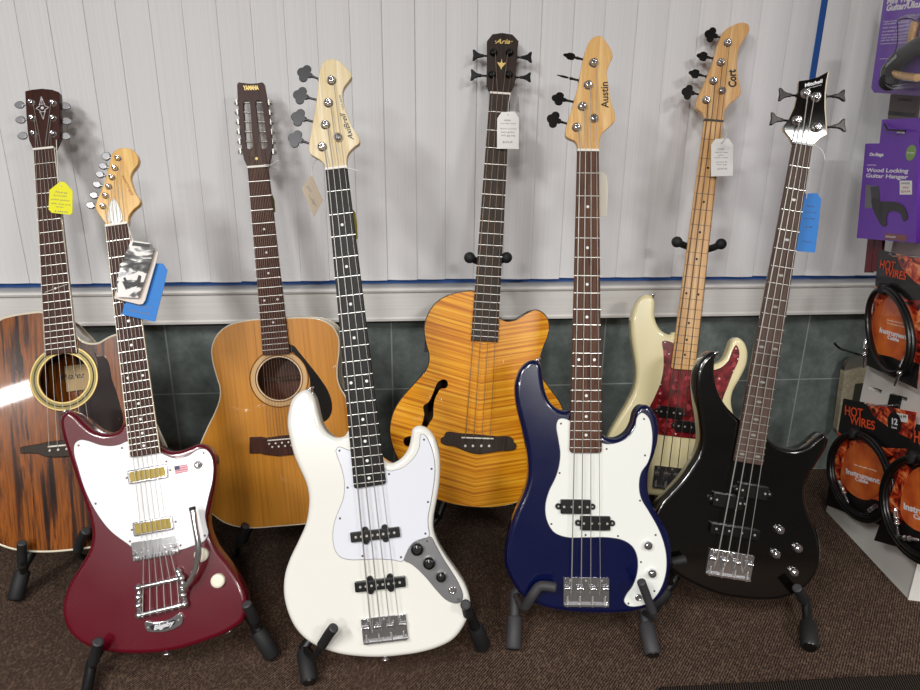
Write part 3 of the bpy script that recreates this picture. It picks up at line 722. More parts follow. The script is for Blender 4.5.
g.head([(704.4,119),(702.4,113),(696.4,108),(696,104),(704,84),(712,64),(718,44),(724,31.4),(732,25.6),(742,22.4),(748.4,24.4),(749.4,30),(745,38),(739.4,48),(737,60),(738,76),(740.6,94),(736,99),(728,106),(724,114),(723.4,121),(704.4,121)], M['maplefb'], .0, .014)
g.nut('black')
posts = [(706.6,99.6),(713.6,80.6),(721,62),(728,42.4)]
g.posts(posts, 'chrome', .0082)
g.strings(4, (659.6,473), (685.6,477), posts, .015, (.0013, .0007), 'darkstring', .018)
g.keys([(689,92.4,700,94.6,1),(696,74,706.5,76.6,.6),(704,56.6,713,58.4,.62),(712,35,721,37.6,1)], 'clover', 'darkkey', .0190)
q = g.p(722.2, 90.4, g.zh+.004); g.part('string_tree', MB().lathe((q.x, q.y, g.zh), [(.0045, 0), (.0085, .004), (.0085, .006), (.003, .0075)], 16), M['chrome'], g.hd)
g.text('lettering', 'Cort', (733.2,87.6), (732,70), .026, M['ink'], g.hd, g.zh+.0004, .1, 1.0, .0009)
g.jpickup((670.6, 412.5), .058, .0275, 0, .002, 'black', 'end', 4, .011)
g.jpickup((688, 427), .058, .0275, 0, .002, 'black', 'end', 4, .011)
g.bassbridge((671.4, 478), .086, .053, 0)
g.button(652, 294.5, -.012)
# ================================================================== red electric
g = RE = G('electric_guitar', 'burgundy electric guitar with white pickguard, gold-foil pickups and chrome vibrato tailpiece', 'electric guitar',
           (116.5, 224.6), 1.390, (156, 549.5), 1.312, (160, 653), .10)
g.bc = (155, 540); g.big = False
g.solid_body([(60.6,424),(61.6,416),(66,412),(72,411),(80,414),(88,422),(98,430),(109,433.6),(118,431),(126,423),(143,432),(159,444),(165,447),(172,450.4),(180,450.6),(190,447.2),(200,443.6),(210,446),(216.4,454),(218.8,467),(217.2,485),(213.4,503),(210.6,517),(212.4,530.5),(219,546),(230,560.5),(241.6,578),(248,592),(250,606),(246,618),(234,628.6),(220,636),(204,642),(184,648.4),(162,652.6),(138,654),(110,652.4),(90,647.6),(75,638.4),(66.4,627),(62.6,612),(64,598),(70,582),(80,566),(88.4,551),(91.6,538),(90.6,524),(84.4,502),(77,481),(69,456),(63,437)],
 M['red_body'], .040, .009)
g.guard([(75,443.4),(80,440),(88,441),(100,445),(112,446),(120,444.4),(127,441.4),(143,442),(160,452.2),(166,455.4),(176,458.6),(188,456),(198,449.8),(205,449.2),(210.8,455.4),(213.2,466),(212,482),(208,499),(205,516),(206.4,525),(208,534),(204,541),(194,545.4),(180,549.8),(178,549.8),(133.5,548),(128,544.2),(110,530.4),(96,512),(85,490),(78,468),(73.8,451)],
 M['whiteplastic'], 'ink', .0026, [(78.6,445.4),(122,448),(166.4,461.4),(95.6,503.6),(130,541.4),(203.6,453),(204.8,535.6),(180.6,545.4)], 'darkstring')
g.fretboard((105.2,225.4), (127.8,224.4), (130,457.5), (159.8,453), M['rosewood'], M['redmaple'], 21, .0105, DOTS, .004, 'binding')
g.head([(105.3,223.8),(103.5,220.8),(98.5,214),(95.5,207.8),(96,203),(101,190.6),(106,177),(109.6,163.5),(112,154),(116,149.6),(123,147.7),(130.6,148.7),(136,153),(138.6,159),(137.4,164.7),(132.6,171),(130.6,176.4),(132,184),(135.5,193),(140.4,201),(139,204.7),(133,210),(128.7,216.5),(127.6,224.6),(105.4,225.4)], M['redmaple'], .0, .013)
g.nut()
posts = [(102.6,206),(105.3,195.5),(108.4,186.3),(111.5,177),(114.6,167.8),(117.6,158)]
g.posts(posts, 'chrome', .0052, .010)
g.strings(6, (143.5,553), (169,547.4), posts, .014, (.0007, .0004), 'steel', None)
g.keys([(90.5,205.4,98,207,1),(94,195.5,101.5,197,1),(97.1,184.7,104.5,186.4,1),(100,174.6,107.5,176.6,1),(103.2,166.2,110,168,1),(106.2,156.3,113,158.6,1.25)], 'oval', 'midkey', .0088, gear=False)
o = smooth(g.P([(112.7,198.6),(109.3,206),(108,214),(108.4,220.6),(110,223),(119,223),(121.8,220.6),(122,214),(119,206),(115.4,199.6)], .002), .002)
g.part('truss_rod_cover', MB().prism(o, [(0, 0), (0, .0012), (.0005, .0018)]), M['milk'], g.hd, 'white teardrop plate')
for a, b in ((113,200),(111.5,222),(120.5,222)):
    q = g.p(a, b, .002); g.part('screw', MB().lathe((q.x, q.y, .0018), [(.0012, 0), (.0008, .0006)], 8), M['ink'], g.hd)
g.text('lettering', 'Silhouette', (133,196), (122.4,176), .010, M['brownink'], g.hd, .0004, .4, .9)
for (cx_, cy_) in ((147.4, 474.2), (152.7, 526.2)):
    o, q = g.rbox('pickup', (cx_, cy_), .0735, .0265, 0, M['chrome'], .002, .0085, .002, None, .003)
    o2, _ = g.rbox('foil_insert', (cx_, cy_), .0655, .0185, 0, M['gold'], .006, .0090, .0004, o, .001); o2['label'] = 'gold foil insert'
    for i in range(5): g.part('grille_line', MB().box(q.x-.031, q.x+.031, q.y-.007+i*.0035-.0003, q.y-.007+i*.0035+.0003, .0089, .0094), M['goldline'], o2)
    for sx in (-1, 1): g.part('mounting_screw', MB().lathe((q.x+sx*.0405, q.y, .0026), [(.0022, 0), (.0016, .0012)], 10), M['darkstring'], o)
# bridge with a chrome plate
o, q = g.rbox('bridge', (154.8, 548.2), .0845, .036, 0, M['chrome'], 0, .0055, .0012, None, .003)
for i in range(6):
    x = q.x+(i-2.5)*.0105; g.part('saddle', MB().box(x-.0042, x+.0042, q.y-.008, q.y+.003, .005, .0135), M['chrome'], o)
mb = MB()
for i in range(13): mb.lathe((q.x-.036+i*.006, q.y-.013, .004), [(.0032, 0), (.0034, .006), (.0026, .010)], 8)
g.part('saddle_block', mb, M['chrome'], o)
for sx in (-1, 1): g.part('height_screw', MB().lathe((q.x+sx*.036, q.y-.002, .004), [(.0045, 0), (.0045, .008), (.003, .0095)], 12), M['chrome'], o)
g.part('roller_bar', MB().tube([(q.x-.038, q.y-.002, .010), (q.x+.038, q.y-.002, .010)], .003, 10), M['chrome'], o)
# vibrato tailpiece
z = .012
A = g.p(138, 588, z); B = g.p(180, 578.5, z); C_ = g.p(138.5, 615.5, z); D_ = g.p(184, 604.5, z)
o = g.part('vibrato_tailpiece', MB().tube([(C_.x, C_.y, z), (D_.x, D_.y, z)], .0042, 14), M['chrome'], None, 'chrome vibrato tailpiece')
g.part('tension_bar', MB().tube([(A.x, A.y, z-.002), (B.x, B.y, z-.002)], .0040, 14), M['chrome'], o)
for (p0, p1) in ((A, C_), (V((B.x+.002, B.y)), D_)):
    mb = MB(); dd = p1-p0
    mb.tube([(p0.x, p0.y+.004, .005), (p0.x+dd.x*.3, p0.y+dd.y*.3, .008), (p0.x+dd.x*.7, p0.y+dd.y*.7, .008), (p1.x, p1.y-.005, .006)], [.005, .0048, .0055, .0055], 10)
    for k in (0, .35, .65, 1): mb.ball((p0.x+dd.x*k, p0.y+dd.y*k, .010), .0072, 12)
    g.part('side_frame', mb, M['chrome'], o)
q = g.p(178, 571.5, .008); g.part('hinge_post', MB().ball((q.x, q.y, .006), .007, 12).tube([(q.x, q.y, .004), (B.x, B.y, .008)], .006, 10), M['chrome'], o)
for i in range(6):
    f = (i+.6)/6.2; x = C_.x+(D_.x-C_.x)*f; y = C_.y+(D_.y-C_.y)*f
    S = g.sp[i][0]
    g.part('string', MB().tube([(x, y-.002, z+.003), (A.x+(B.x-A.x)*f, A.y+(B.y-A.y)*f, z-.005), (S.x, S.y, .0142)], .0007, 5), M['steel'])
    g.part('string_pin', MB().tube([(x, y-.006, z+.001), (x, y-.002, z+.004)], .0019, 8), M['chrome'], o)
sh = smooth(g.P([(144.6,622.5),(147,631),(156,632.4),(166,631.5),(176,628),(182,623.5),(181.6,614.5),(179,613),(172,618),(162,621.5),(152,622.5),(147,621)], .004), .002)
bd = g.part('name_badge', MB().prism(sh, rnd(.0012, 0, .0045, 0, 3)), M['chrome'], o, 'chrome badge with black panel')
sh = smooth(g.P([(150,626.5),(152,630),(160,630),(169,627.4),(175,623.6),(175,619.4),(170,621.4),(161,624.4),(153,625)], .005), .002)
bk_ = g.part('badge_panel', MB().prism(sh, [(0, .004), (0, .0048)]), M['black'], o)
g.text('lettering', 'Bigsby', (152.6,628.6), (173.6,622.6), .011, M['silverink'], o, .0050, .3, 1.0, .0005)
for a, b in ((148,627.5),(178.6,620)):
    q = g.p(a, b, .005); g.part('screw', MB().lathe((q.x, q.y, .0045), [(.002, 0), (.0014, .0012)], 8), M['steel'], o)
pts = [(192,507,.030),(193.5,515,.031),(195,526,.032),(198,542,.032),(198.4,553,.031),(196,568,.028),(190.5,581,.022),(183,590,.016)]
tp = []
for a, b, zz in pts: q = g.p(a, b, zz); tp.append((q.x, q.y, zz))
g.part('vibrato_arm', MB().tube(tp, [.0058, .0058, .0052, .0054, .0056, .0058, .0056, .0050], 14), M['chrome'], o)
g.part('arm_tip', MB().tube([V(tp[0]), V(tp[0])*.6+V(tp[1])*.4], [.0061, .0061], 14), M['rubber'], o)
g.part('arm_bolt', MB().lathe((tp[-1][0], tp[-1][1], .008), [(.0085, 0), (.0085, .006), (.006, .008), (.005, .013), (.002, .014)], 16), M['chrome'], o)
g.knob(217.6, 581, 'knobcream', .0130, .009, 0); g.knob(201, 555, 'knobcream', .0130, .009, 0)
q = g.p(198, 465, .004)
o = g.part('toggle_switch', MB().lathe((q.x, q.y, .0026), [(.0082, 0), (.0082, .002), (.005, .003), (.005, .007), (.002, .008)], 18), M['chrome'])
g.part('toggle_lever', MB().tube([(q.x, q.y, .008), (q.x+.008, q.y+.001, .018)], [.0016, .0026], 8).ball((q.x+.008, q.y+.001, .018), .003, 8), M['chrome'], o)
q = g.p(181.4, 469, .003)
fl = MB()
for i in range(7): 
    if i % 2 == 0: fl.box(q.x-.0125, q.x+.0125, q.y+.0075-(i+1)*.00214, q.y+.0075-i*.00214, .0026, .0029)
R_ = Matrix.Translation(V((q.x, q.y, 0))) @ Matrix.Rotation(.03, 4, 'Z')
fo = g.part('flag_sticker', MB().box(q.x-.0125, q.x+.0125, q.y-.0075, q.y+.0075, .0025, .0027), mat('flag_pink', 'e0b4bc', .4), None, 'small flag decal')
g.part('stripe', fl, M['flagred'], fo); g.part('canton', MB().box(q.x-.0125, q.x-.003, q.y-.0002, q.y+.0075, .0026, .0031), M['flagblue'], fo)
g.button(65.4, 411.5, -.016); g.button(167, 654, -.02); g.button(230, 631, -.02)
# ================================================================== acoustic helper
def acoustic(g, px, mtop, mside, th, hole_px, hr, bind, hole_ry=None, bindr=.0026, holes=None):
    out = smooth(g.P(px), .005); g.out = out
    h = g.p(*hole_px) if hole_px else None
    hl = [circ((h.x, h.y), hr, 40)] if h else []
    hl += holes or []
    g.body = g.part('body', MB().prism(out, rnd(0, -th, -.004, .004, 3), top=False), mside)
    g.top = g.part('soundboard', MB().prism(out, [(.0005, -.004), (0, -.0035), (0, -.001), (.001, 0)], holes=hl), mtop)
    a = [V((p.x, p.y, -.0016)) for p in out]; a = a+[a[0], a[1]]
    g.part('binding', MB().tube(a, bindr, 8, False), M[bind], g.top)
    a = [V((p.x, p.y, -th+.002)) for p in out]; a = a+[a[0], a[1]]
    g.part('back_binding', MB().tube(a, .0022, 6, False), M[bind], g.body)
    return h
def ring(c, r0, r1, z0, z1):
    mb = MB(); n = 56
    vs = []
    for r, z in ((r0, z0), (r0, z1), (r1, z1), (r1, z0)):
        for k in range(n): a = 2*PI*k/n; vs.append((c.x+r*math.cos(a), c.y+r*math.sin(a), z))
    mb.add(vs, [(i*n+k, i*n+(k+1) % n, (i+1)*n+(k+1) % n, (i+1)*n+k) for i in range(3) for k in range(n)][::1], False)
    return mb
# ================================================================== brown acoustic
g = AL = G('acoustic_guitar', 'dark streaky brown cutaway acoustic guitar at the far left edge, yellow tag on neck', 'acoustic guitar',
           (43.5, 149), 1.540, (69.6, 444.5), 1.478, (76, 551), .09)
g.bc = (70, 470); g.big = False
h = acoustic(g, [(-8,330),(0,320),(12,316),(28,313.4),(42,312.4),(58,318),(72,331),(76.5,335.6),(80,340),(88,343.6),(98,343.4),(106,339),(114,335.4),(120,335),(124.6,340),(126.5,352),(127,368),(129,388),(136,410),(146,432),(156,456),(161,480),(163,503),(153,521),(136,535),(112,543.5),(88,547.6),(70,549.8),(50,551.4),(30,551),(10,548),(-8,540),(-24,523),(-31,500),(-30,475),(-22,445),(-12,415),(-8,390),(-9,365),(-11,345)],
 M['exotic'], M['exotic'], .085, (64.2,378), .052, 'binding')
g.part('rosette', ring(h, .0535, .070, 0, .0012), mat('rosette_pearl', '857a48', .3, .4), g.top, 'green-gold ring around the sound hole')
g.part('rosette_line', ring(h, .0600, .0625, .001, .0016), M['darkhead'], g.top)
g.part('rosette_line', ring(h, .0520, .0550, .001, .0018), M['goldink'], g.top)
g.part('rosette_line', ring(h, .0672, .0700, .0005, .0016), M['goldink'], g.top)
g.part('rosette_line', ring(h, .0700, .0715, .0005, .0012), M['darkhead'], g.top)
lb = g.part('maker_label', MB().box(h.x-.034, h.x+.040, h.y-.022, h.y+.036, -.080, -.0795), mat('label_paper', 'b59a6e', .7), g.root, 'paper label seen inside the sound hole')
g.text('lettering', 'Alvarez', (57,378), (84,375), .020, M['ink'], lb, -.0790, .4, 1)
out = g.P([(94,352),(98,356.6),(103,356),(107,359.6),(110,369),(112,380),(116,391),(119.6,404),(123,420),(121,428),(114,432),(106,430),(92,420),(80,409.5),(86,402),(93,394),(97,384),(98,372),(97,360)], .001)
g.part('pickguard', MB().prism(smooth(out, .003), [(0, 0), (0, .0006), (.0004, .001)]), mat('dark_brown_shell', '1a0a08', .15, 0, 1))
g.fretboard((33.2,149.2), (54,148.8), (45.4,354.6), (76.2,352.6), M['rosewood'], M['mahog'], 20, .009, [], 0, 'binding')
y = (g.fy(12)+g.fy(11))/2; x, w = g.cx(y)
g.part('inlay_dot', MB().prism(circ((x, y), .0030, 4), [(0, .008), (0, .0093)]).tube([(x-w*.4, y-.006, .0089), (x+w*.44, y+.006, .0089)], .0006, 6), M['pearl'], g.fb)
g.head([(33,149),(29,140),(27.6,131),(26.6,120),(25.8,106),(25,92),(25.4,91),(32,89.6),(42,88.6),(52,89.6),(58.6,92),(59.2,93),(59.6,112),(60,130),(59.4,138),(54.2,148.8)], M['darkhead'], .0, .014, .0008, False)
g.nut()
posts = [(33.4,133.6),(32,118),(31,102.4),(52.6,102.8),(52.6,118),(52.6,133.6)]
g.posts(posts, 'chrome', .0062, .010)
g.strings(6, (49,446.6), (91,442.8), posts, .011, (.0006, .0004), 'steel', None)
for i in range(6):
    S = g.sp[i][0]; g.part('string', MB().tube([(S.x, S.y-.009, .005), (S.x, S.y, .0112)], .0007, 5), M['steel'])
g.keys([(22.6,136,28,135,1),(20.6,120,27,119.4,1),(19.6,105,26,104.6,1),(66.2,106.4,59.6,105.6,1),(67,121.2,60,120.4,1),(66.4,136.4,60,135.4,1)], 'oval', 'midkey', .0105, gear=False)
c = g.p(42.4, 108)
c = g.p(42.4, 108); k = 1.53/695
lo = MB()
Q = [((0, 12), (-2.6, 3)), ((0, 12), (2.6, 3)), ((0, -12), (-2.6, -3)), ((0, -12), (2.6, -3)), ((-6.2, 0), (-2, 2.6)), ((-6.2, 0), (-2, -2.6)), ((6.2, 0), (2, 2.6)), ((6.2, 0), (2, -2.6)), ((-3, 4), (3, 4)), ((-3, -4), (3, -4)), ((0, 10), (0, 3))]
for a, b in Q: lo.tube([(c.x+a[0]*k, c.y+a[1]*k, .0003), (c.x+b[0]*k, c.y+b[1]*k, .0003)], .0008, 6)
lo.prism(circ((c.x, c.y), .0034, 16), [(0, 0), (0, .0007)])
g.part('headstock_emblem', lo, M['silverink'], g.hd, 'silver diamond-shaped emblem')
br = g.P([(20,447.4),(28,445.6),(38,444),(50,441.4),(70,439.4),(91,437.8),(104,438.4),(112,437.6),(119,438.6),(118,444),(106,444.6),(100,446),(96,451),(84,454.6),(70,456.4),(56,457.6),(44,456.6),(38,453.6),(30,453.4),(21,453.6)], .005)
o = g.part('bridge', MB().prism(br, rnd(.002, 0, .007, 0, 3)), M['darkfb'])
a, b = g.p(48, 446.8, .009), g.p(92, 442.8, .009)
g.part('saddle', MB().tube([(a.x, a.y, .0085), (b.x, b.y, .0085)], .0019, 8), M['nutbone'], o)
for i in range(6):
    S = g.sp[i][0]; g.part('bridge_pin', MB().ball((S.x, S.y-.0085, .0085), .0028, 10), M['nutbone'], o)
# ================================================================== twelve-string
g = YA = G('acoustic_guitar', 'golden-topped twelve-string acoustic guitar with slotted headstock, behind the white bass', 'acoustic guitar',
           (257.7, 166.2), 1.590, (286.2, 438.4), 1.630, (292, 527), .06)
g.bc = (290, 470); g.big = False
h = acoustic(g, [(259,319.6),(244,321.4),(228,326),(217.4,335),(212,348),(213,362),(217,377),(220.4,390),(219.6,400),(215.4,412),(207.6,428),(200,446),(195.6,465),(197,487),(203,503),(212,513.4),(224,522),(238,526.6),(252,527.8),(274,526.4),(292,525),(312,523),(338,518),(358,508),(370,494),(376,475),(374,455),(364,438),(354,423),(347.6,410),(345.4,397),(340.6,389),(337.4,380),(337,366),(338.8,351),(338,337),(331.4,326),(320,320),(304,318),(287,318.4)],
 M['spruce'], M['mahogside'], .100, (279.2,378.6), .0500, 'binding', None, .0020)
g.part('rosette', ring(h, .0505, .0525, 0, .0008), M['binding'], g.top)
g.part('rosette', ring(h, .0555, .0645, 0, .0006), mat('rosette_wood', 'cda873', .4), g.top)
g.part('rosette', ring(h, .0665, .0680, 0, .0008), M['darkhead'], g.top)
g.part('rosette', ring(h, .0540, .0550, 0, .0008), M['darkhead'], g.top)
g.part('interior_brace', MB().box(h.x-.06, h.x+.06, h.y-.012, h.y-.004, -.094, -.084), M['gutterwood'])
out = g.P([(289,344.4),(294,346),(299,352),(308,363),(320,378.4),(328,391),(332,404),(331,414),(326.4,420.4),(322,422),(317,417),(311,405),(309.6,392),(310,382),(306.6,369),(300,359),(293,352.6),(289.4,351.4)], .001)
g.part('pickguard', MB().prism(smooth(out, .003), [(0, 0), (0, .0006), (.0004, .001)]), mat('black_shell', '0c0908', .2, 0, .8))
g.fretboard((247.4,167), (268.2,167), (262.9,355.4), (289.6,354), M['rosewood'], M['mahog'], 19, .009, [(5,'s'),(7,'s'),(9,'s'),(12,'D'),(15,'s')], 0)
slots = []
for (x0, y0, x1, y1, w) in ((246.2,100.5,249.4,149,4.6),(258.2,100.0,264.0,149,4.6)):
    sl = []
    a, b = g.p(x0, y0), g.p(x1, y1); d = (a-b).normalized(); nx = V((d.y, -d.x)); r = w/2*1.6/695*1.55
    for t in range(9): th = PI*t/8; sl.append(a - d*r + nx*(r*math.cos(th)) + d*(r*math.sin(th)))
    for t in range(9): th = PI*t/8; sl.append(b + d*r - nx*(r*math.cos(th)) - d*(r*math.sin(th)))
    slots.append(sl)
g.head([(247.2,166.6),(244,160),(242,150),(240,130),(238.6,110),(237.4,95),(237,84.6),(238.5,82.2),(243,82.8),(250,83.6),(257,83.2),(262,82.2),(264,83.6),(265.6,93),(268.6,110),(270.8,130),(272.6,147),(271,154),(268.4,166.4)], M['darkhead'], .0, .016, .0008, False, slots)
g.nut()
sposts = []
for i in range(6):
    yy = 102.6+i*9.7
    for sx in (0, 1):
        xa, xb = (240.6+i*.75, 251.2+i*.75) if sx == 0 else (256.8+i*1.0, 269.2+i*.85)
        a, b = g.p(xa, yy, -.006), g.p(xb, yy, -.006)
        g.part('tuner_roller', MB().tube([(a.x, a.y, -.006), (b.x, b.y, -.006)], .0026, 8), M['steel'], g.hd)
        kx, px_ = (237.2+i*.75-1.6, 241) if sx == 0 else (270.4+i*.85+1.2, 266)
        c = g.p(kx, yy+.8, -.012); e = g.p(px_+i*.7, yy+.8, -.012)
        mb = MB().tube([(c.x, c.y, -.004), (e.x, e.y, -.006)], .0016, 6)
        mb.ball((c.x, c.y, -.012), .0052, 10, (.55, .9, 1.5))
        mb.box(c.x+(.003 if sx == 0 else -.006), c.x+(.006 if sx == 0 else -.003), c.y-.006, c.y+.006, -.016, -.002)
        g.part('tuning_key', mb, M['steel'], g.hd)
        sposts.append(((xa+xb)/2 if sx == 0 else (xa+xb)/2, yy))
pl = [sposts[10], sposts[8], sposts[6], sposts[4], sposts[2], sposts[0], sposts[1], sposts[3], sposts[5], sposts[7], sposts[9], sposts[11]]
zh = g.zh; g.zh = -.009
g.strings(12, (268.6,441), (304,438), pl, .011, (.00045, .0003), 'mixstring', None); g.zh = zh
g.text('lettering', 'YAMAHA', (243.2,88.2), (258.8,87.8), .012, M['goldink'], g.hd, .0004, 0, 1.1, .0006)
q = g.p(256.6, 158.6); g.part('headstock_emblem', MB().prism(circ((q.x, q.y), .0035, 12), [(0, 0), (0, .0012)]), M['goldink'], g.hd)
br = g.P([(249.6,437.4),(261,437),(266,438),(280,436),(296,434.6),(309,434),(312,432.6),(323,431.6),(323,446.6),(312,447.8),(304,452),(290,455),(278,456),(264,454.4),(260,453),(249.6,453.4)], .005)
o = g.part('bridge', MB().prism(br, rnd(.0015, 0, .0075, 0, 3)), M['rosewood'])
a, b = g.p(267.6, 440.6, .009), g.p(305, 437.4, .009)
g.part('saddle', MB().tube([(a.x, a.y, .009), (b.x, b.y, .009)], .0016, 8), M['nutbone'], o)
for i in range(12):
    S = g.sp[i][0]; dy = -.0075 if i % 2 == 0 else -.0155
    g.part('bridge_pin', MB().ball((S.x+(.0 if i % 2 == 0 else -.001), S.y+dy, .0082), .0026, 8), M['nutbone'], o)
# ================================================================== flamed acoustic bass
g = OR = G('acoustic_bass_guitar', 'amber flamed-maple acoustic bass guitar with one curved sound hole, on a tall stand', 'bass guitar',
           (500, 93.6), 1.630, (477.6, 438), 1.648, (477, 507.5))
g.bc = (478, 440)
fh = [(443.4,379.4),(440.4,380.2),(437.6,382.6),(434.6,389),(431.4,397),(428,402.4),(423.4,406),(423.4,409.6),(424.2,414),(423.4,419),(421.6,425),(419.6,430),(416,433.6),(411.6,436),(408.4,436.2),(404.6,438),(403.4,441.4),(404.8,445),(408.4,446.4),(412,445),(413.8,441.6),(416.4,438),(420.6,434.6),(425,430.4),(429,424),(433.2,416.6),(433.4,412),(433.8,405),(435,399),(438,392.6),(440.2,389.2),(442.2,388.4),(445,388.6),(447.6,386.2),(447.8,382.6),(446.2,380.2)]
FH = smooth(g.P(fh), .002)
acoustic(g, [(474,291.6),(460,292.4),(446,296.4),(435,304),(427.4,316),(424.4,328),(426,342),(429.4,357),(427,368.6),(416,382),(402,398),(393.4,412.6),(390,430),(393,447),(399.6,462),(409,478),(422,491),(438,499.6),(452,503.8),(474,507),(492,507.2),(508,505),(524,499.6),(541,489.6),(555,475),(564,456),(567,438),(565.6,422),(561.4,406),(556,397),(549,387.6),(542.6,378),(539.8,367),(540.6,355),(544,345),(547.6,336),(549,324),(545,315),(536,310),(526,314),(516,320),(506,321.4),(499.6,318),(490,305)],
 M['flame'], M['mahogside'], .085, None, 0, 'dkbinding', None, .0016, [FH])
g.part('interior_back', MB().prism([(p.x*.9, (p.y-.2)*.9+.2) for p in g.out], [(0, -.0820), (0, -.0810)]), M['gutterwood'], g.body)
g.fretboard((489.8,93.8), (510.4,93.8), (471,340.6), (497.8,342), M['darkfb'], M['mahog'], 21, .009, [], .001)
g.head([(490,92.6),(486.6,84.6),(486.8,70),(487,55),(487,41),(492.4,34.2),(502,32.8),(512.4,34.4),(518.6,41),(517.6,50),(516.6,65),(514.8,84),(510.4,92.6)], M['blackhead'], .0, .013, .0008, False)
g.nut()
posts = [(492,74.4),(493.6,52.2),(509.6,52.2),(509,74.4)]
g.posts(posts, 'blackmetal', .0075)
g.strings(4, (465.4,438.6), (490,439.4), posts, .012, (.0010, .0006), 'mixstring', None)
for i in range(4):
    S = g.sp[i][0]; g.part('string', MB().tube([(S.x, S.y-.017, .006), (S.x, S.y, .0122)], .0009, 5), M['bronze'])
g.keys([(476.5,75.4,487,76,1),(478.5,55.6,487.6,56,1),(526,57.4,517,57.4,.95),(525,77.4,515.6,77.4,.85)], 'fish', 'blackmetal', .0135)
g.text('lettering', '\u00b7Aria\u00b7', (493.6,41.4), (511.4,41.8), .015, M['goldink'], g.hd, .0004, .4, 1.0, .0003)
c = g.p(501.4, 64.4); k = 1.63/695
em = smooth([V((c.x+a*k, c.y+b*k)) for a, b in ((0, 5.2), (1.2, 1.4), (4.2, 2), (2.4, -1.2), (1.2, -2.4), (0, -5), (-1.2, -2.4), (-2.4, -1.2), (-4.2, 2), (-1.2, 1.4))], .0015)
g.part('headstock_emblem', MB().prism(em, [(0, 0), (0, .0006)]), M['goldink'], g.hd, 'gold leaf-shaped inlay')
br = smooth(g.P([(446,432.6),(460,433.4),(478,434.6),(496,436.4),(511,437.4),(513.4,440),(513.4,442),(516,444),(515.4,448.4),(510,450.4),(500,450.8),(491,452.6),(476,453.8),(464,450.6),(455,446.6),(444,444.4),(440.6,441.6),(441.4,438),(444,436.6)], .005), .003)
o = g.part('bridge', MB().prism(br, rnd(.002, 0, .0085, 0, 3)), M['darkfb'])
a, b = g.p(461.4, 437.6, .010), g.p(493.6, 438.8, .010)
g.part('saddle', MB().tube([(a.x, a.y, .0098), (b.x, b.y, .0098)], .0018, 8), M['nutbone'], o)
for a in ((465.4,446),(473,446),(481.4,446),(489.2,446)):
    q = g.p(*a, .009); g.part('bridge_pin', MB().ball((q.x, q.y, .0095), .0034, 10), M['nutbone'], o)
pp = g.p(426, 342, -.04); 
g.part('preamp_panel', MB().box(pp.x-.002, pp.x+.004, pp.y-.024, pp.y+.024, -.060, -.018), M['black'])
# ================================================================== stands
def stand(g, label, kx, feet, arms, paint='standpaint', yoke=None, group=None, fr=.0165, hubz=None, hz=-.075, rear=.22):
    """feet: list of (knee px, knee local z, foot px) ; arms: list of polylines [(px,py,z)...]"""
    hub = g.w3(0, hubz or .20, hz); 
    root = empty('guitar_stand', V((hub.x, hub.y-.05, 0))); tag(root, label, 'guitar stand', group)
    W = V(root.location)
    def mk(name, mb, m, parent=root): return mb.obj(name, m, parent)
    L = lambda p: V(p)-W
    ends = []
    for k, kz, f in feet:
        K = g.px3(*k, kz-.035); Fp = floorpt(f[0], f[1]+4, fr)
        d = (Fp-K).normalized()
        leg = mk('leg', MB().tube([L(hub), L(hub+(K-hub)*.5+V((0, 0, .01))), L(K), L(Fp)], .0105, 12), M[paint])
        mk('rubber_foot', MB().tube([L(Fp-d*.055), L(Fp-d*.050), L(Fp+d*.004), L(Fp+d*.008)], [fr*.85, fr, fr, fr*.8], 18), M['rubber'] if paint == 'standpaint' else M[paint], leg)
        ends.append(K)
        mk('foot_cap', MB().tube([L(Fp+d*.008), L(Fp+d*.010)], [fr*.78, fr*.70], 18), M['black'], leg)
    R = V((hub.x, min(hub.y+rear, 1.79), .012))
    leg = mk('leg', MB().tube([L(hub), L(R)], .0105, 12), M[paint])
    mk('rubber_foot', MB().tube([L(R+(hub-R).normalized()*.05), L(R)], .0120, 14), M['rubber'], leg)
    for a in arms:
        P_ = [L(g.px3(x, y, z)) for x, y, z in a['p']]
        root_pt = L(ends[a['leg']]) if a.get('leg') is not None else L(hub)
        pp = smooth3([root_pt]+P_)
        arm = mk('cradle_arm', MB().tube(pp, .0065, 10), M[paint])
        n = a.get('pad', 2)
        pad = smooth3(P_[-n:])
        mk('foam_pad', MB().tube(pad, [a.get('r', .0095)]*len(pad), 16), M['rubber'] if paint == 'standpaint' else M[paint], arm)
        tip = P_[-1]; d = (P_[-1]-P_[-2]).normalized()
        mk('pad_cap', MB().tube([tip, tip+d*.002], [a.get('r', .0095)*.95, a.get('r', .0095)*.7], 16), M['standgrey'], arm)
    cr = MB().tube([L(hub+V((-.06, 0, 0))), L(hub), L(hub+V((.06, 0, 0)))], .008, 10)
    mk('crossbar', cr, M[paint])
    if yoke:
        yl, yr, ym, ztop = yoke
        T = g.px3(*ym, -.045)
        mk('upright_post', MB().tube([L(hub), L(hub+(T-hub)*.5), L(T)], [.010, .010, .008], 12), M[paint])
        a, b = g.px3(*yl, -.004), g.px3(*yr, -.004)
        al, bl = g.px3(yl[0]+9, yl[1]+4, -.022), g.px3(yr[0]-9, yr[1]+4, -.022)
        pts = smooth3([L(a), L(al), L(T), L(bl), L(b)])
        y = mk('neck_yoke', MB().tube(pts, .0085, 12).ball(L(a), .0135, 14).ball(L(b), .0135, 14), M['rubber'])
    return root
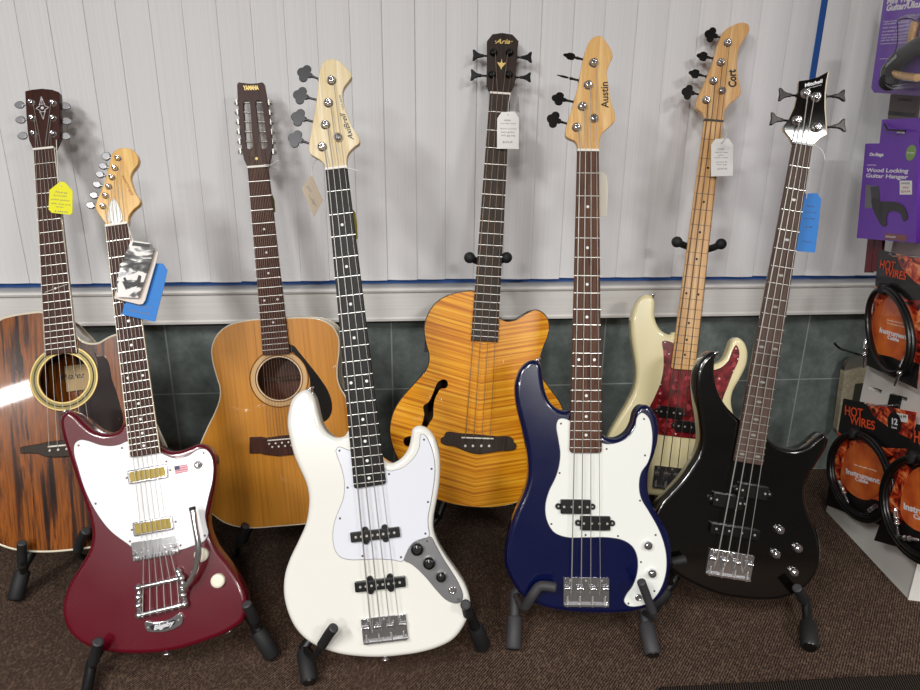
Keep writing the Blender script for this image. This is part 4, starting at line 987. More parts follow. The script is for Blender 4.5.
def smooth3(P, k=5):
    out = []; P = [V(p) for p in P]; n = len(P)
    if n < 3: return P
    for i in range(n-1):
        a, b, c, d = P[max(i-1, 0)], P[i], P[i+1], P[min(i+2, n-1)]
        for j in range(k):
            t = j/k; out.append(.5*((2*b)+(-a+c)*t+(2*a-5*b+4*c-d)*t*t+(-a+3*b-3*c+d)*t**3))
    out.append(P[-1]); return out
stand(JB, 'black tubular stand holding up the white bass guitar', 0,
      [((304,648), -.055, (309,674)), ((470,614), -.055, (482,640))],
      [{'p': [(312,657,-.03), (315,656,-.002), (322,645,.016), (329,634,.034), (333.6,628,.045)], 'leg': 0, 'pad': 3},
       {'p': [(469,618,-.03), (468,614,.0), (466.5,607,.016), (465.4,604.5,.028)], 'leg': 1, 'pad': 3}])
stand(PB, 'worn dark grey stand with fat rubber feet holding the blue bass guitar', 0,
      [((515,594), -.060, (513.4,641)), ((643,612), -.060, (652,647))],
      [{'p': [(521,606,-.03), (526,606,-.002), (532,596,.018), (539,587,.022), (546,586,.026), (555.4,587.6,.030)], 'leg': 0, 'pad': 5},
       {'p': [(654,618,-.03), (652.4,611,.012), (647,597,.028), (641.4,582,.050)], 'leg': 1, 'pad': 3, 'r': .0085}], 'standgrey')
stand(BB, 'black stand under the black bass guitar, one hollow tube foot facing forward', 0,
      [((806,600), -.050, (809.6,640)), ((672,584), -.060, (650,603))],
      [{'p': [(804,602,-.03), (803,600,.004), (800,594,.022), (797,588,.036)], 'leg': 0, 'pad': 3},
       {'p': [(664,572,-.03), (667,566,.0), (672,562,.016), (685,559.5,.018)], 'leg': 1, 'pad': 2}], fr=.0175)
stand(RE, 'black stand with angled feet holding the burgundy electric guitar', 0,
      [((92,662), -.045, (82,716)), ((251,618), -.045, (271,649))],
      [{'p': [(93,666,-.03), (93.6,662,.004), (96.4,650,.022), (98,642,.036)], 'leg': 0, 'pad': 3},
       {'p': [(256,626,-.03), (254.4,620,.004), (250.6,612,.022), (246.6,604.4,.034)], 'leg': 1, 'pad': 3}])
stand(AL, 'black stand under the streaky brown acoustic guitar at far left', 0,
      [((24,566), -.095, (16,592)), ((96,560), -.095, (104,590))],
      [{'p': [(23,572,-.06), (22.4,566,.004), (22,554,.016), (22,543,.030)], 'leg': 0, 'pad': 3},
       {'p': [(80,556,-.06), (78,550,.004), (80,541,.016), (86,531,.036)], 'leg': 1, 'pad': 3}], hz=-.110, rear=.14)
stand(YA, 'black stand mostly hidden under the twelve-string guitar, one arm tip showing', 0,
      [((236,556), -.10, (230,575)), ((330,548), -.10, (338,574))],
      [{'p': [(237,553,-.06), (239,545,.004), (242,535,.014), (245.6,526,.024)], 'leg': 0, 'pad': 3},
       {'p': [(338,550,-.06), (336,538,.004), (333,528,.014), (330,520,.024)], 'leg': 1, 'pad': 3}], hz=-.125, rear=.1)
stand(OR, 'tall black stand with padded neck yoke behind the amber acoustic bass', 0,
      [((438,517), -.095, (410,545)), ((524,517), -.095, (545,546))],
      [{'p': [(434,514,-.08), (428,508,-.04), (424,503,.004), (426,496,.012), (428,488,.024)], 'leg': 0, 'pad': 2},
       {'p': [(526,514,-.08), (528,508,-.04), (530,505,.004), (528,498,.012), (526,490,.024)], 'leg': 1, 'pad': 2}],
      yoke=((469.6,257.6), (506.6,257.6), (489,264), 0), hz=-.10, rear=.12)
stand(CB, 'tall black stand with padded neck yoke behind the cream bass guitar', 0,
      [((640,512), -.06, (632,545)), ((710,512), -.06, (716,545))],
      [{'p': [(628,504,-.04), (626,498,.004), (626,490,.014), (627,482,.026)], 'leg': 0, 'pad': 2},
       {'p': [(706,508,-.04), (706,502,.004), (706,494,.014), (706,486,.026)], 'leg': 1, 'pad': 2}],
      yoke=((677,242), (721,244), (700,250), 0), hz=-.075, rear=.10)
# ================================================================== price tags
def tagcard(name, label, D, px, m, lines=(), string=None, th=.0009, lean=0, extra=None, tilt=(0, 0, 1), linem='greyink', cat='price tag', hole=None, r=0):
    """card lying in a plane facing the room at depth D, outline given by its corners"""
    c = (sum(p[0] for p in px)/len(px), sum(p[1] for p in px)/len(px))
    O = at(*c, D); n = -fwd
    n = (n + WX*lean).normalized(); u = V((0, 0, 1)).cross(n).normalized(); v = n.cross(u)
    Mx = Matrix((u, v, n)).transposed().to_4x4(); Mx.translation = O
    def loc(x, y): q = hit(x, y, O, n)-O; return V((q.dot(u), q.dot(v)))
    root = empty(name, Mx); tag(root, label, cat)
    pts = [loc(*p) for p in px]
    if r: pts = smooth(pts, .002)
    hs = [circ(loc(*hole), .0014, 10)] if hole else []
    MB().prism(pts, [(0, -th), (0, 0)], holes=hs).obj('card', m, root)
    for (x0, y0, x1, y1, txt, sz) in lines:
        a, b = loc(x0, y0), loc(x1, y1); d = b-a; an = math.atan2(d.y, d.x); cc = (a+b)/2
        o = text_mesh('writing', txt, sz, M[linem], root, Matrix.Identity(4), .0001)
        w = max(q.co.x for q in o.data.vertices)-min(q.co.x for q in o.data.vertices)
        o.data.transform(Matrix.Translation(V((cc.x, cc.y, .0001))) @ Matrix.Rotation(an, 4, 'Z') @ Matrix.Diagonal((d.length/w, 1, 1, 1)))
    if string:
        P_ = [Mx.inverted() @ at(x, y, dd) for x, y, dd in string]
        MB().tube(smooth3(P_), .0008, 6).obj('string', M['thread'], root)
    return root, loc
Dn = lambda g, x, y: 0
tagcard('price_tag', 'yellow price tag hanging on the neck of the brown acoustic guitar', 1.49,
    [(57.6,183.6),(60,181.8),(64,181.8),(66.4,183.8),(72.6,191),(72.4,213),(70,214.8),(52,212.8),(48.6,209.6),(49.4,190)], M['yellowpaper'],
    [(55,191.6,67.6,193.2,'Alvarez', .006),(53.6,195,67,196.4,'acoustic', .006),(50.6,199,70,200.8,'solid guitar', .005),(50.6,203,70.4,205,'with case and', .005),(56,206.4,64,207.4,'tuner', .005),(54.6,211.2,68,212.4,'$ 899.00', .005)],
    [(56.4,140,1.52),(57.2,160,1.505),(58.4,178,1.50),(61.4,186,1.488)])
tagcard('price_tag', 'bright blue price tag behind the booklets on the burgundy guitar neck', 1.350,
    [(152,263),(163,263.6),(167.4,270),(164.4,284.6),(155,321.8),(122,314.6),(124,305),(140,285)], M['bluepaper'],
    [(129,310,150,314,'Silhouette', .007),(133,304,152,308,'special', .006)], [(128.6,226,1.375),(131,234,1.365),(134,244,1.358),(148,262,1.357)], linem='greyink')
tagcard('hang_tag', 'plain white hang card between the photo card and the blue tag', 1.342,
    [(140,244.8),(155,248.4),(158.2,252.4),(156,262),(145,300.5),(142.6,304),(139,304.4),(114,298.4),(120,275)], mat('offwhite_card', 'e8dcd2', .6), (), None, .0016, cat='tag')
r_, lc = tagcard('hang_tag', 'black and white photo booklet hanging in front on the burgundy guitar neck', 1.334,
    [(131,240.4),(150.6,243),(154,249.4),(148.4,268),(138,297.8),(117,297),(116,283),(122,262)], M['photo'], (), [(127.6,224,1.375),(130,233,1.35),(134,242,1.333)], .0016, cat='tag')
MB().prism([lc(117.5,284), lc(121,279), lc(126,290), (lc(137,286)), lc(135.5,290.4), lc(128,296.4), lc(118,296.2)][::1], [(0, .0001), (0, .0004)]).obj('white_patch', M['paper'], r_)
MB().prism([lc(133,242), lc(149,244.2), lc(150,247.6), lc(132,245.6)], [(0, .0001), (0, .0004)]).obj('dark_band', mat('dark_grey_ink', '3a3a3a', .5), r_)
MB().prism([lc(123,278), lc(126.5,284.6), lc(134,287), lc(140.5,282), lc(141.5,276), lc(138.6,275), lc(137,280), lc(131,284.4), lc(127.4,282), lc(125.6,277)], [(0, .0001), (0, .0005)]).obj('dark_swirl', mat('dark_grey_ink', '3a3a3a', .5), r_)
T = [(504.6,112),(512.4,111.4),(514.6,111.8),(519,118),(518.8,149),(497,148.6),(497.2,118.6),(501.6,112)]
tagcard('price_tag', 'white printed price tag on the neck of the amber acoustic bass', 1.612, T, M['paper'],
    [(504,120.4,511,120.6,'ARIA', .0065),(500.4,123.4,516,123.6,'acoustic bass', .0045),(500,128.6,516.6,128.8,'electric acoustic', .005),(501,132,515,132.2,'bass guitar', .006),(501,135.4,515,135.6,'with gig bag', .006),(502.6,142.2,512.4,142.4,'$699.99', .0065)],
    [(510.6,93,1.62),(508.6,104,1.62),(508,115,1.611)], .0009, 0, hole=(508.2,114.8))
tagcard('price_tag', 'small grey tag seen edge-on beside the amber bass neck, behind its white tag', 1.635,
    [(518.4,95.6),(516.4,103),(515,110.6),(519.6,112.6),(519,104)], mat('grey_card', '8e8c8c', .6))
T = [(715.2,139),(726,138.2),(728.6,138.4),(733.2,144.8),(733,175.8),(711,176.4),(711.2,144.6)]
tagcard('price_tag', 'white printed price tag on the maple neck of the cream bass', 1.640, T, M['paper'],
    [(717.4,149.4,724.6,149.4,'CORT', .0065),(715,152.4,728,152.4,'electric bass', .0048),(718,155,723.6,155,'guitar', .005),(714.4,157.6,728,157.6,'maple, cream', .0045),(716,162,727,162,'passive PJ', .0045),(716.6,164.6,726.6,164.6,'with bag', .0045),(717.4,169,727,169,'$299.99', .0060)],
    [(723,120,1.655),(725,130,1.65),(727,135,1.637),(721.6,142.6,1.636),(722.4,143,1.639)], .0009, 0, hole=(722,142.6))
tagcard('price_tag', 'light blue price tag behind the neck of the black bass', 1.455,
    [(800,193.4),(806,193.6),(817,193),(821.2,199),(818.6,226),(815,252.6),(796.4,251),(797,220)], M['bluepaper'],
    [(807,206,814,206.6,'Mitchell', .006),(805,212,816,212.6,'bass 4 string', .005),(803,218,815,218.8,'active pickup', .005),(806,227,812,227.6,'$ 499', .006),(802,241,812,242,'with gig bag', .005)],
    [(812,150,1.44),(810,175,1.445),(806.4,197,1.452),(806.6,198,1.455)], linem='flagblue')
tagcard('price_tag', 'beige diamond-hung paper tag dangling left of the white bass neck', 1.40,
    [(311.6,174),(322.6,199.6),(314,217.2),(301.8,189)], M['beigepaper'],
    [(307,186,311,192,'BASS', .006),(309,195,314,204,'4 string', .005),(313,199,316,206,'model', .005)], [(325,158,1.365),(316,160,1.385),(312,168,1.398),(311.6,176,1.40)], .001)
tagcard('price_tag', 'olive yellow tag peeking out behind the right edge of the white bass neck', 1.375,
    [(346,208),(352.2,208.6),(355.6,213),(357.2,226),(357.4,239),(352,239.6),(346,238)], mat('olive_card', '9a8f22', .6))
tagcard('price_tag', 'white tag peeking out behind the right edge of the blue bass neck', 1.425,
    [(594,170),(601.6,171.4),(607,176),(608,190),(606.8,216.6),(594,216)], mat('cream_card', 'd8d4c6', .6))
tagcard('price_tag', 'thin greenish tag edge behind the twelve-string guitar neck', 1.622,
    [(266,193),(272.4,194.6),(274.4,200),(275.4,212),(268,214)], mat('green_card', '8a8a3a', .6))
# loose ties at the nuts
def tie(label, pts):
    P_ = [at(*p) for p in pts]; o = P_[0]
    t_ = MB().tube(smooth3([p-o for p in P_]), .0009, 6).obj('twist_tie', M['thread'], None, Matrix.Translation(o)); tag(t_, label, 'string tie')
tie('white string tie sticking out beside the nut of the twelve-string guitar', [(264,164.6,1.578),(271,165,1.575),(274,162.6,1.572),(279,160.4,1.57)])
tie('thin white string tie at the nut of the white bass', [(344,167.6,1.338),(349,168.4,1.335),(354,169.6,1.335),(358.6,171,1.335)])
tie('white string tie curling below the headstock of the black bass', [(811,145.6,1.392),(816,146,1.39),(820.4,149,1.39),(823.4,153,1.39),(825,159.6,1.39)])
# ================================================================== accessory rack on the right
RA, RB = floorpt(826, 511), floorpt(909, 600)
RD = (RB-RA).normalized(); RN = V((-RD.y, RD.x, 0)); 
if RN.x > 0: RN = -RN
RN = RN.normalized()
rackM = Matrix((RD, -RN, V((0, 0, 1)))).transposed().to_4x4(); rackM.translation = RA     # local x toward the camera, -y out of the panel, z up
print('RACK', RA, RB, (RB-RA).length, 'normal', RN)
def rk(x, y, off=0):
    q = hit(x, y, RA+RN*off, RN)-RA; return V((q.dot(RD), q.z))
rl = (RB-RA).length
rack = empty('display_rack', rackM); tag(rack, 'white metal slotted display rack holding cables and hangers at the right edge', 'rack')
def rprism(pts, y0, y1, name, m, parent, holes=(), bev=0):
    """prism in the rack plane; y measured out of the panel"""
    mb = MB().prism([(p[0], p[1]) for p in pts], [(0, y0), (bev, y1)] if not bev else rnd(bev, y0, y1, bev, 3), holes=[[(p[0], p[1]) for p in h] for h in holes])
    mb.v = [V((p.x, -p.z, p.y)) for p in mb.v]
    return mb.obj(name, m, parent)
p0 = rk(866, 371)
def slot(x0, y0, x1, y1, h=.008):
    a, b = rk(x0, y0), rk(x1, y1); return [V((a.x, a.y-h/2)), V((b.x, b.y-h/2)), V((b.x, b.y+h/2)), V((a.x, a.y+h/2))]
xs0 = p0.x
hl = [slot(869,387.4,881.6,391.6), slot(891.4,394.4,907,399.4)]
rprism([(xs0, .0), (rl, 0), (rl, 1.62), (xs0, 1.62)], -.018, 0, 'panel', M['rackwhite'], rack, hl)
rprism([(0, 0), (xs0, 0), (xs0, .10), (0, .04)], -.018, 0, 'base_flange', M['rackwhite'], rack)
mb = MB().box(rl-.002, rl+.22, -.0, .018, 0, 1.62); mb.obj('return_panel', M['rackwhite'], rack, ).matrix_local = Matrix.Translation(V((0, 0, 0))) @ Matrix.Translation(V((rl, 0, 0))) @ Matrix.Rotation(1.35, 4, 'Z') @ Matrix.Translation(V((-rl, 0, 0)))
rprism([(xs0+.004, .02), (rl-.004, .02), (rl-.004, 1.6), (xs0+.004, 1.6)], -.034, -.022, 'slot_shade_backing', M['black'], rack)  # added black sheet stands in for the shade inside the panel slots
rprism(slot(889.6,402.5,900.6,406,.045), .0, .004, 'hook_bracket', M['black'], rack)
# ---- instrument cable packs
def cable_pack(label, TL, TR, BR, BL, off, ringc, rx, ry, turns, name_pos, inst_pos, price=None, thick=.0048, jacks=(), badge=None, orange=None, inpos2=None):
    O2 = rk(*TL, off); mid = (rk(*TL, off)+rk(*BR, off))/2
    loc = RA+RD*mid.x+RN*off+V((0, 0, mid.y))
    Mx = Matrix((RD, -RN, V((0, 0, 1)))).transposed().to_4x4(); Mx.translation = loc
    root = empty('cable_package', Mx); tag(root, label, 'cable', 'instrument cables on the rack')
    L = lambda x, y, o=0: rk(x, y, off+o)-mid
    def pr(pts, y0, y1, name, m, parent=root):
        mb = MB().prism(pts, [(0, y0), (0, y1)]); mb.v = [V((p.x, -p.z, p.y)) for p in mb.v]; return mb.obj(name, m, parent)
    a, b, c, d = L(*TL), L(*TR), L(*BR), L(*BL)
    card = pr([a, b, c, d], -.0012, 0, 'backing_card', M['flamecard'])
    q = lambda u, v: a*(1-u)*(1-v)+b*u*(1-v)+c*u*v+d*(1-u)*v
    # black logo field and black foot of the card
    pr([q(.0, .0), q(.35, .0), q(.48, .10), q(.75, .18), q(.98, .22), q(.98, .30), q(.7, .34), q(.4, .31), q(.2, .36), q(0, .30)], 0, .0004, 'logo_panel', M['cardblack'], card)
    pr([q(0, .80), q(1, .80), q(1, 1), q(0, 1)], 0, .0004, 'foot_panel', M['cardblack'], card)
    oc = [q(.5+.40*math.cos(t), .62+.22*math.sin(t)) for t in [2*PI*k/32 for k in range(32)]] if not orange else smooth([L(*p) for p in orange], .004)
    pr(oc, .0004, .0008, 'orange_panel', M['orangecard'], card)
    def tx(body, p1, p2, size, m, bold=0, shear=0, hh=1.0):
        A, B = L(*p1), L(*p2); d_ = B-A; an = math.atan2(d_.y, d_.x); cc = (A+B)/2
        t_ = text_mesh('lettering', body, size, M[m], card, Matrix.Identity(4), .0002, shear, bold=bold)
        w = max(v.co.x for v in t_.data.vertices)-min(v.co.x for v in t_.data.vertices)
        t_.data.transform(Matrix.Translation(V((cc.x, -.0015, cc.y))) @ Matrix.Rotation(-an, 4, 'Y') @ Matrix.Rotation(PI/2, 4, 'X') @ Matrix.Diagonal((d_.length/w, hh, 1, 1)))
    for body, p1, p2, s_, m_, bo in name_pos+inst_pos: tx(body, p1, p2, s_, m_, bo)
    # the coil
    C = L(*ringc); ex = rk(ringc[0]+rx, ringc[1]+rx*.18, off)-rk(*ringc, off); ey = rk(ringc[0]-ry*.10, ringc[1]-ry, off)-rk(*ringc, off)
    cl = MB(); rg = random.Random(len(label))
    pts = []
    N = 40*turns
    for i in range(N+1):
        t = 2*PI*i/40+PI/2; k = 1-.045*((i//40) % 3)-.02*math.sin(i*.13); zz = .010+.006*(i//40 % 2)+.0015*math.sin(i*.31+turns)
        p = C+ex*(k*math.cos(t))+ey*(k*math.sin(t)); pts.append((p.x+.002*((i//40) % 2), -zz, p.y))
    o_ = MB().tube(pts, thick, 8).obj('coiled_cable', M['black'], root)
    tb = MB()
    tp = C+ey; tb.lathe((tp.x, -.013, tp.y-.012), [(.010, 0), (.012, .008), (.010, .022)], 12); tb.obj('cable_tie', M['rubber'], root)
    for (x1, y1, x2, y2) in jacks:
        A, B = L(x1, y1, .014), L(x2, y2, .014); dd = B-A
        f = lambda k: (A.x+dd.x*k, -.016, A.y+dd.y*k)
        MB().tube([f(0), f(.3), f(.31), f(.38), f(.39), f(.52), f(.53), f(.6), f(.61), f(.98), f(1)], [.005, .005, .0062, .0062, .0052, .0052, .0062, .0062, .0032, .0032, .001], 12).obj('jack_plug', M['chrome'], root)
    if price:
        x0, y0, x1, y1 = price
        pr([L(x0, y0), L(x1, y0+2.4), L(x1-.4, y1+2.4), L(x0-.4, y1)], .0005, .0010, 'price_sticker', M['paper'], card)
        tx('$24.99', (x0+1, (y0+y1)/2), (x1-1, (y0+y1)/2+.6), .010, 'ink')
    if badge:
        A = L(*badge); pr(circ(A, .025, 24), .0006, .0011, 'length_badge', M['cardblack'], card)
        tx('12', (badge[0]-2.6, badge[1]-1.6), (badge[0]+3, badge[1]-.6), .020, 'whiteink', .0006); tx('feet', (badge[0]-2.6, badge[1]+4), (badge[0]+3, badge[1]+5), .008, 'whiteink')
    h = L((TL[0]+TR[0])/2, TL[1]+7)
    MB().tube([(h.x, off-.002, h.y), (h.x, -.03, h.y), (h.x, -.036, h.y+.006)], .0022, 8).obj('peg_hook', M['chrome'], root)
    return root
cable_pack('upper black instrument cable pack on flame card, higher on the white rack', (879,249.4), (931,262), (917,389), (866.6,365), .035, (893,331), 23, 43, 2,
    [('HOT', (880.6,264.6), (895.6,267), .030, 'orangeink', .0003), ('WIRES', (885.6,272), (907,276.8), .026, 'orangeink', .0003)],
    [('Instrument', (880,330), (909.4,338), .016, 'whiteink', .0006), ('Cable', (888,337), (899.4,340.4), .012, 'whiteink', .0004), ('low noise guitar and bass', (888,323), (905,327), .005, 'knobcream', 0), ('flexible shielded', (888,320), (903,323.4), .005, 'knobcream', 0)],
    None, .0056, [(867,338,864.6,368),(907,356,895.6,386)], None, [(876,310),(884,300),(897,298),(910,308),(915,325),(913,345),(908,361),(892,357),(874,350),(871,335)])
cable_pack('lower left black instrument cable coil on flame card with small white price sticker', (843.6,398.4), (916.4,412.4), (898,532), (826,505), .030, (863.6,476), 33, 43, 5,
    [('HOT', (845.4,410.6), (863,414.4), .034, 'orangeink', .0004), ('WIRES', (850.6,420), (875.6,426.4), .030, 'orangeink', .0004)],
    [('Instrument', (846.4,471), (880,481.6), .018, 'whiteink', .0006), ('Cable', (855.6,478.6), (868.4,482.4), .013, 'whiteink', .0004), ('low noise guitar and bass', (855,464.6), (877,471), .006, 'knobcream', 0)],
    (896.4,412.6,908,420.4), .0048, [(840,481,849,503),(877,506,866,514)], (894.6,423), [(844,460),(850,447),(862,443),(876,449),(886,464),(884,480),(876,496),(866,500),(850,492),(841,478)])
cable_pack('lower right black instrument cable coil on flame card, cut off by the frame edge', (916.6,424), (988,440), (966,566), (874,540.4), .075, (925,509), 42, 52, 5,
    [('HOT', (914.6,437), (934,441.4), .036, 'orangeink', .0004), ('WIRES', (920,448), (948,455), .030, 'orangeink', .0004)],
    [('Instrument', (904,506), (944,519), .019, 'whiteink', .0006), ('Cable', (914,516), (930,521), .014, 'whiteink', .0004)],
    None, .0052, [(896,508,899.4,536),(899,537,920,540)], None, [(903,490),(912,472),(926,466),(944,472),(954,490),(950,512),(938,530),(916,530),(902,516)])
# ---- boxed hanger
def rbox_thing(name, label, cat, pts, off, depth, m, group=None):
    P_ = [rk(x, y, off+depth) for x, y in pts]; mid = sum(P_, V((0, 0)))/len(P_)
    Mx = Matrix((RD, -RN, V((0, 0, 1)))).transposed().to_4x4(); Mx.translation = RA+RD*mid.x+V((0, 0, mid.y))+RN*(off+depth)
    root = empty(name, Mx); tag(root, label, cat, group)
    L = lambda x, y: rk(x, y, off+depth)-mid
    def pr(pp, y0, y1, nm, mm, parent=root, bev=0, hl=()):
        mb = MB().prism(pp, [(0, y0), (0, y1)] if not bev else rnd(bev, y0, y1, bev, 3), holes=hl); mb.v = [V((p.x, -p.z, p.y)) for p in mb.v]; return mb.obj(nm, mm, parent)
    def tx(body, p1, p2, size, mm, bold=0, y=.0004, parent=root, hh=1.0, nm='lettering'):
        A, B = L(*p1), L(*p2); d_ = B-A; an = math.atan2(d_.y, d_.x); cc = (A+B)/2
        t_ = text_mesh(nm, body, size, M[mm], parent, Matrix.Identity(4), .0001, 0, bold=bold)
        w = max(v.co.x for v in t_.data.vertices)-min(v.co.x for v in t_.data.vertices)
        t_.data.transform(Matrix.Translation(V((cc.x, -y, cc.y))) @ Matrix.Rotation(-an, 4, 'Y') @ Matrix.Rotation(PI/2, 4, 'X') @ Matrix.Diagonal((d_.length/w, hh, 1, 1)))
        return t_
    return root, L, pr, tx
pts = [(865.4,143.6),(918.7,142.6),(916,243),(856.6,238)]
root, L, pr, tx = rbox_thing('hanger_box', 'purple retail box reading Wood Locking Guitar Hanger, hanging from a hook', 'box', pts, .005, .055, None)
bx_ = pr([L(*p) for p in pts], -.050, 0, 'carton', M['purple'])
pr([L(881.6,119.6), L(920,117.6), L(918.4,143), L(879,143.4)], -.004, -.001, 'hang_flap', M['purple'], root, 0, ())
h1, h2, h3 = L(886,124), L(893,130), L(910,131)
MB().tube([(h1.x, -.004, h1.y), (h2.x, -.012, h2.y), (h3.x, -.010, h3.y)], .0022, 8).obj('peg_hook', M['blackmetal'], root)
tx('Wood Locking', (866.6,170.2), (908.6,171.0), .0125, 'whiteink', .0003); tx('Guitar Hanger', (866,175.6), (908,177.2), .0125, 'whiteink', .0003)
tx('On-Stage', (869.6,154.4), (883.6,154.8), .010, 'whiteink', .0005); tx('GH7730', (867.4,165), (876,165.4), .005, 'whiteink')
tx('ON-STAGE', (897,132), (905,132.4), .008, 'whiteink', .0004)
for body, p_ in (('pr', None),): pass
pr(circ(L(911,152.8), .0165, 24), 0, .0006, 'green_seal', M['green'], bx_); tx('tree', (907.6,152.6), (914.4,152.8), .008, 'whiteink', 0, .0009)
pr([L(900,180.6), L(912,180.6), L(912,194.6), L(900,194.6)], 0, .0006, 'price_sticker', M['paper'], bx_)
tx('HANGER', (901.6,183.4), (910,183.4), .006, 'greyink', 0, .0009); tx('SALE', (903,187.6), (909,187.6), .006, 'redink', 0, .0009); tx('$29.99', (901.6,191.6), (910.4,191.6), .006, 'redink', 0, .0009)
pr([L(885,233), L(906.8,235), L(906.6,241.4), L(884.6,239.2)], 0, .0006, 'brown_strip', mat('brown_print', '8a5a5c', .5), bx_); tx('MAHOGANY', (886,236.6), (896,237.4), .006, 'whiteink', 0, .0009)
# printed picture of the hanger on the box, in flat relief
pr([L(866,184.6), L(871,185.4), L(879,186.2), L(879.6,200), L(871.6,208), L(865,208.4)], 0, .0006, 'printed_picture', mat('print_grey', '76767c', .5), bx_)
pr([L(870.6,186.6), L(879,186.2), L(880,200), L(872.4,206)], .0006, .0009, 'printed_picture', mat('print_darkgrey', '4a4a50', .5), bx_)
pr(smooth([L(*p) for p in [(872,199),(876,197.6),(880,201),(890,201.4),(900,203.4),(906,209),(907.6,219),(904,221.4),(901.4,214),(896,211.4),(889,212.4),(886.6,219),(887,225.4),(883.6,226.4),(878,219),(873.4,209)]], .003), .0009, .0012, 'printed_picture', M['cardblack'], bx_)
# ---- purple blister pack on top
pts = [(885.4,-14),(930,-20),(926,96.4),(874,92.6),(871.2,88)]
root, L, pr, tx = rbox_thing('hanger_package', 'purple blister pack with a black guitar hanger under clear plastic, top right corner', 'package', pts, .012, .045, None)
cd_ = pr([L(*p) for p in pts], -.003, 0, 'backing_card', M['purple2'])
tx('Guitar/Ukulele', (886.4,8.4), (932,2.6), .018, 'whiteink', .0008); tx('Mini Wall', (887.4,1.4), (913,-2.0), .018, 'whiteink', .0008)
for i, (a, b) in enumerate(((21.6, 19.8), (24.2, 22.4), (28, 26.2), (31.6, 30), (35, 33.6), (38, 36.6), (40.6, 39.2))): tx(['hangs on any wall', 'soft padded yoke', 'holds small guitars', 'and ukuleles safely', 'hardware included', 'solid wood base', 'safe for finishes'][i], (884-i*.5, a), (903-i*.4, b), .0055, 'whiteink')
pr(circ(L(885.4,71), .018, 24), 0, .0006, 'green_seal', M['green'], cd_)
for p1, p2 in (((880.4,44), (906,42.4)), ((880,59), (892,58.4)), ((907,26), (903.4,50))):
    a, b = L(*p1), L(*p2); MB().tube([(a.x, -.0004, a.y), (b.x, -.0004, b.y)], .0006, 6).obj('printed_line', M['whiteink'], cd_)
a, b = L(919,22), L(915,46)
MB().tube([(a.x, -.008, a.y), (b.x, -.010, b.y), (L(911,54).x, -.012, L(911,54).y)], [.008, .009, .014], 12).obj('wooden_peg', M['maple3'], root)
arm = smooth3([V((L(x, y).x, -.022, L(x, y).y)) for x, y in [(960,34),(938,42),(922,50),(910,58),(903,67),(900,77)]])
MB().tube(arm, [.018]*len(arm), 14).obj('hanger_arm', M['black'], root)
a = L(902,81); MB().ball((a.x, -.028, a.y), .021, 16).obj('hanger_pad', M['rubber'], root)
arm = smooth3([V((L(x, y).x, -.026, L(x, y).y)) for x, y in [(906,74),(914,76),(930,78)]]); MB().tube(arm, [.008]*len(arm), 12).obj('hanger_bar', M['maple3'], root)
bl = MB().prism(smooth([L(*p) for p in [(916,20),(932,14),(950,28),(948,84),(925,88),(908,89),(900,83),(900,70),(906,60),(914,50),(916,36)]], .006), rnd(.010, 0, .045, 0, 4), bottom=False); bl.v = [V((p.x, -p.z, p.y)) for p in bl.v]
bo = bl.obj('clear_blister', M['clear'], root, ); so_ = bo.modifiers.new('s', 'SOLIDIFY'); so_.thickness = .0006
tx('ON-STAGE', (904.6,66.4), (916,56), .010, 'silverink', .0005, .042)
# ---- small grey card, red pouches, upper flame card hooks
root, L, pr, tx = rbox_thing('string_packet', 'small grey printed packet between the purple packages', 'packet', [(890.6,96.4),(918,98.6),(914.6,119),(887.6,117)], .010, .010, None)
c_ = pr([L(890.6,94), L(920,96), L(916,121), L(887.6,119)], -.004, 0, 'card', mat('taupe_card', '6d655e', .5)); pr([L(888.6,111), L(915.4,113), L(914.8,117), L(888,115)], 0, .0005, 'dark_band', M['cardblack'], c_)
tx('STRINGS', (898,99.6), (912,100.4), .008, 'cardblack')
for i, (x0, x1, yb, lab) in enumerate(((864.6,870.6,272.6,'narrow dark red pouch hanging left of the upper cable pack'), (872,879,271.4,'dark red pouch tucked directly behind the upper cable pack'))):
    root, L, pr, tx = rbox_thing('red_pouch', lab, 'pouch', [(x0+3,236),(x1+4,236),(x1,yb),(x0-1,yb)], .004, .012+.006*i, None)
    pr([L(x0+3.4,232), L(x1+4.4,232), L(x1+.4,yb), L(x0-1,yb)], -.008, 0, 'sleeve', M['wine'], root, .002)
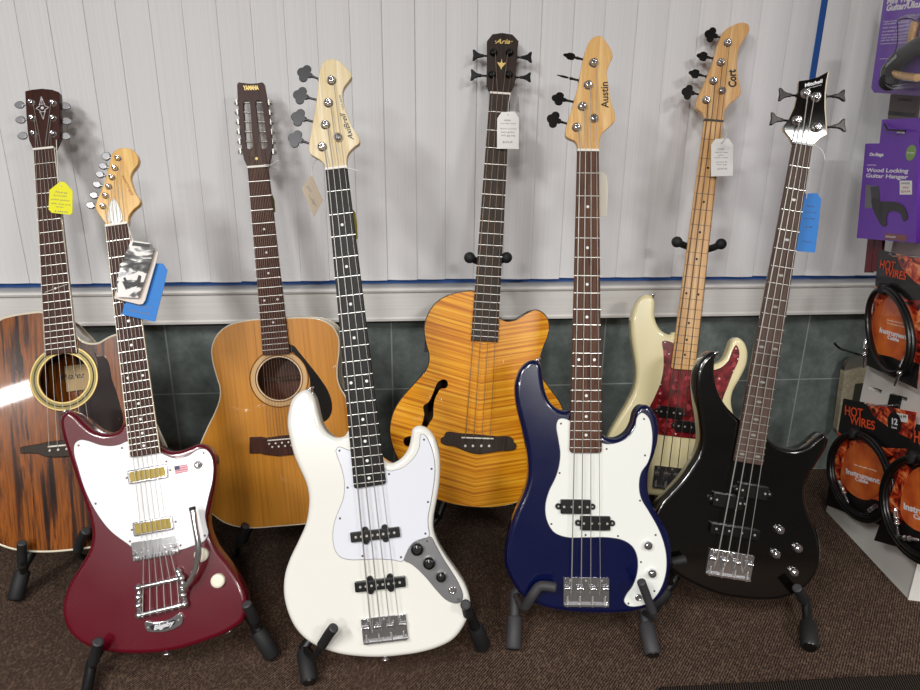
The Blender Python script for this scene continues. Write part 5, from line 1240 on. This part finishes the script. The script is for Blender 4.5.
# ---- beige frames leaning behind the rack
def wallthing(name, label, cat, off): 
    c = onwall(852, 400, off); root = empty(name, WM @ Matrix.Translation(V((c[0], -off, c[1])))); tag(root, label, cat)
    def pr(pts, y0, y1, nm, m, parent=root):
        pp = [V(onwall(x, y, off))-V(c) for x, y in pts]
        mb = MB().prism(pp, [(0, y0), (0, y1)]); mb.v = [V((p.x, -p.z, p.y)) for p in mb.v]; return mb.obj(nm, m, parent)
    return pr
pr = wallthing('picture_frame', 'beige frame edge leaning against the tiles behind the white rack', 'frame', .03)
pr([(842.6,370.4),(868,364),(866,374),(849,377),(840.6,428),(835.4,432),(834.8,428)], -.01, .01, 'outer_moulding', M['beigeframe'])
pr([(849.6,377),(866,374),(864,382),(854,383),(847,420),(843,420)], -.01, .006, 'inner_moulding', M['beigeframe'])
pr([(854,384),(864.4,382),(858,430),(848,430)], -.01, 0, 'dark_panel', mat('frame_panel', '3a3a30', .5))
pr([(843,370),(846,362),(853,357),(866,354.6),(868,364)], -.01, .004, 'rounded_corner', mat('frame_grey_board', '6a6860', .6))  # corner board in one plain grey, darker than the mouldings
# ---- long black peg hook
a = rk(835.4,344.4, .10); 
P_ = [RA+RD*rk(868,357).x+RN*.0+V((0, 0, rk(868,357).y)), at(856,353.6,1.80), at(842,349.4,1.70), at(837,346,1.68), at(834.4,343,1.675)]
Q_ = P_[0]
tag(MB().tube(smooth3([p-Q_ for p in P_]), .0028, 8).obj('peg_hook', M['blackmetal'], None, Matrix.Translation(Q_)), 'empty black metal peg hook poking left from the rack', 'hook')
# ================================================================== light
def area(name, loc, size, power, rot=(0, 0, 0), col=(1, 1, 1)):
    l = bpy.data.lights.new(name, 'AREA'); l.shape = 'RECTANGLE'; l.size, l.size_y = size; l.energy = power; l.color = col
    o = bpy.data.objects.new(name, l); COL.objects.link(o); o.location = loc; o.rotation_euler = rot; return o
WARM = (1, .985, .965)
area('ceiling_light', (-1.55, -1.25, 2.66), (.4, 1.2), 84, col=WARM)
area('ceiling_light', (-.32, -1.3, 2.66), (.32, 1.2), 50, col=WARM)
area('ceiling_light', (2.2, -1.50, 2.66), (.5, .8), 66, col=WARM)
area('ceiling_light', (-3.28, -3.12, 2.66), (.95, .2), 30, (0, 0, .57), col=WARM)
area('ceiling_light', (-1.5, -3.9, 2.66), (.6, .6), 105, col=WARM)
area('ceiling_light', (1.2, -3.6, 2.66), (.6, .6), 125, col=WARM)
w = bpy.data.worlds.new('world'); sc.world = w; w.use_nodes = True
w.node_tree.nodes['Background'].inputs[0].default_value = (.9, .93, 1, 1); w.node_tree.nodes['Background'].inputs[1].default_value = .12
sc.view_settings.exposure = -0.06
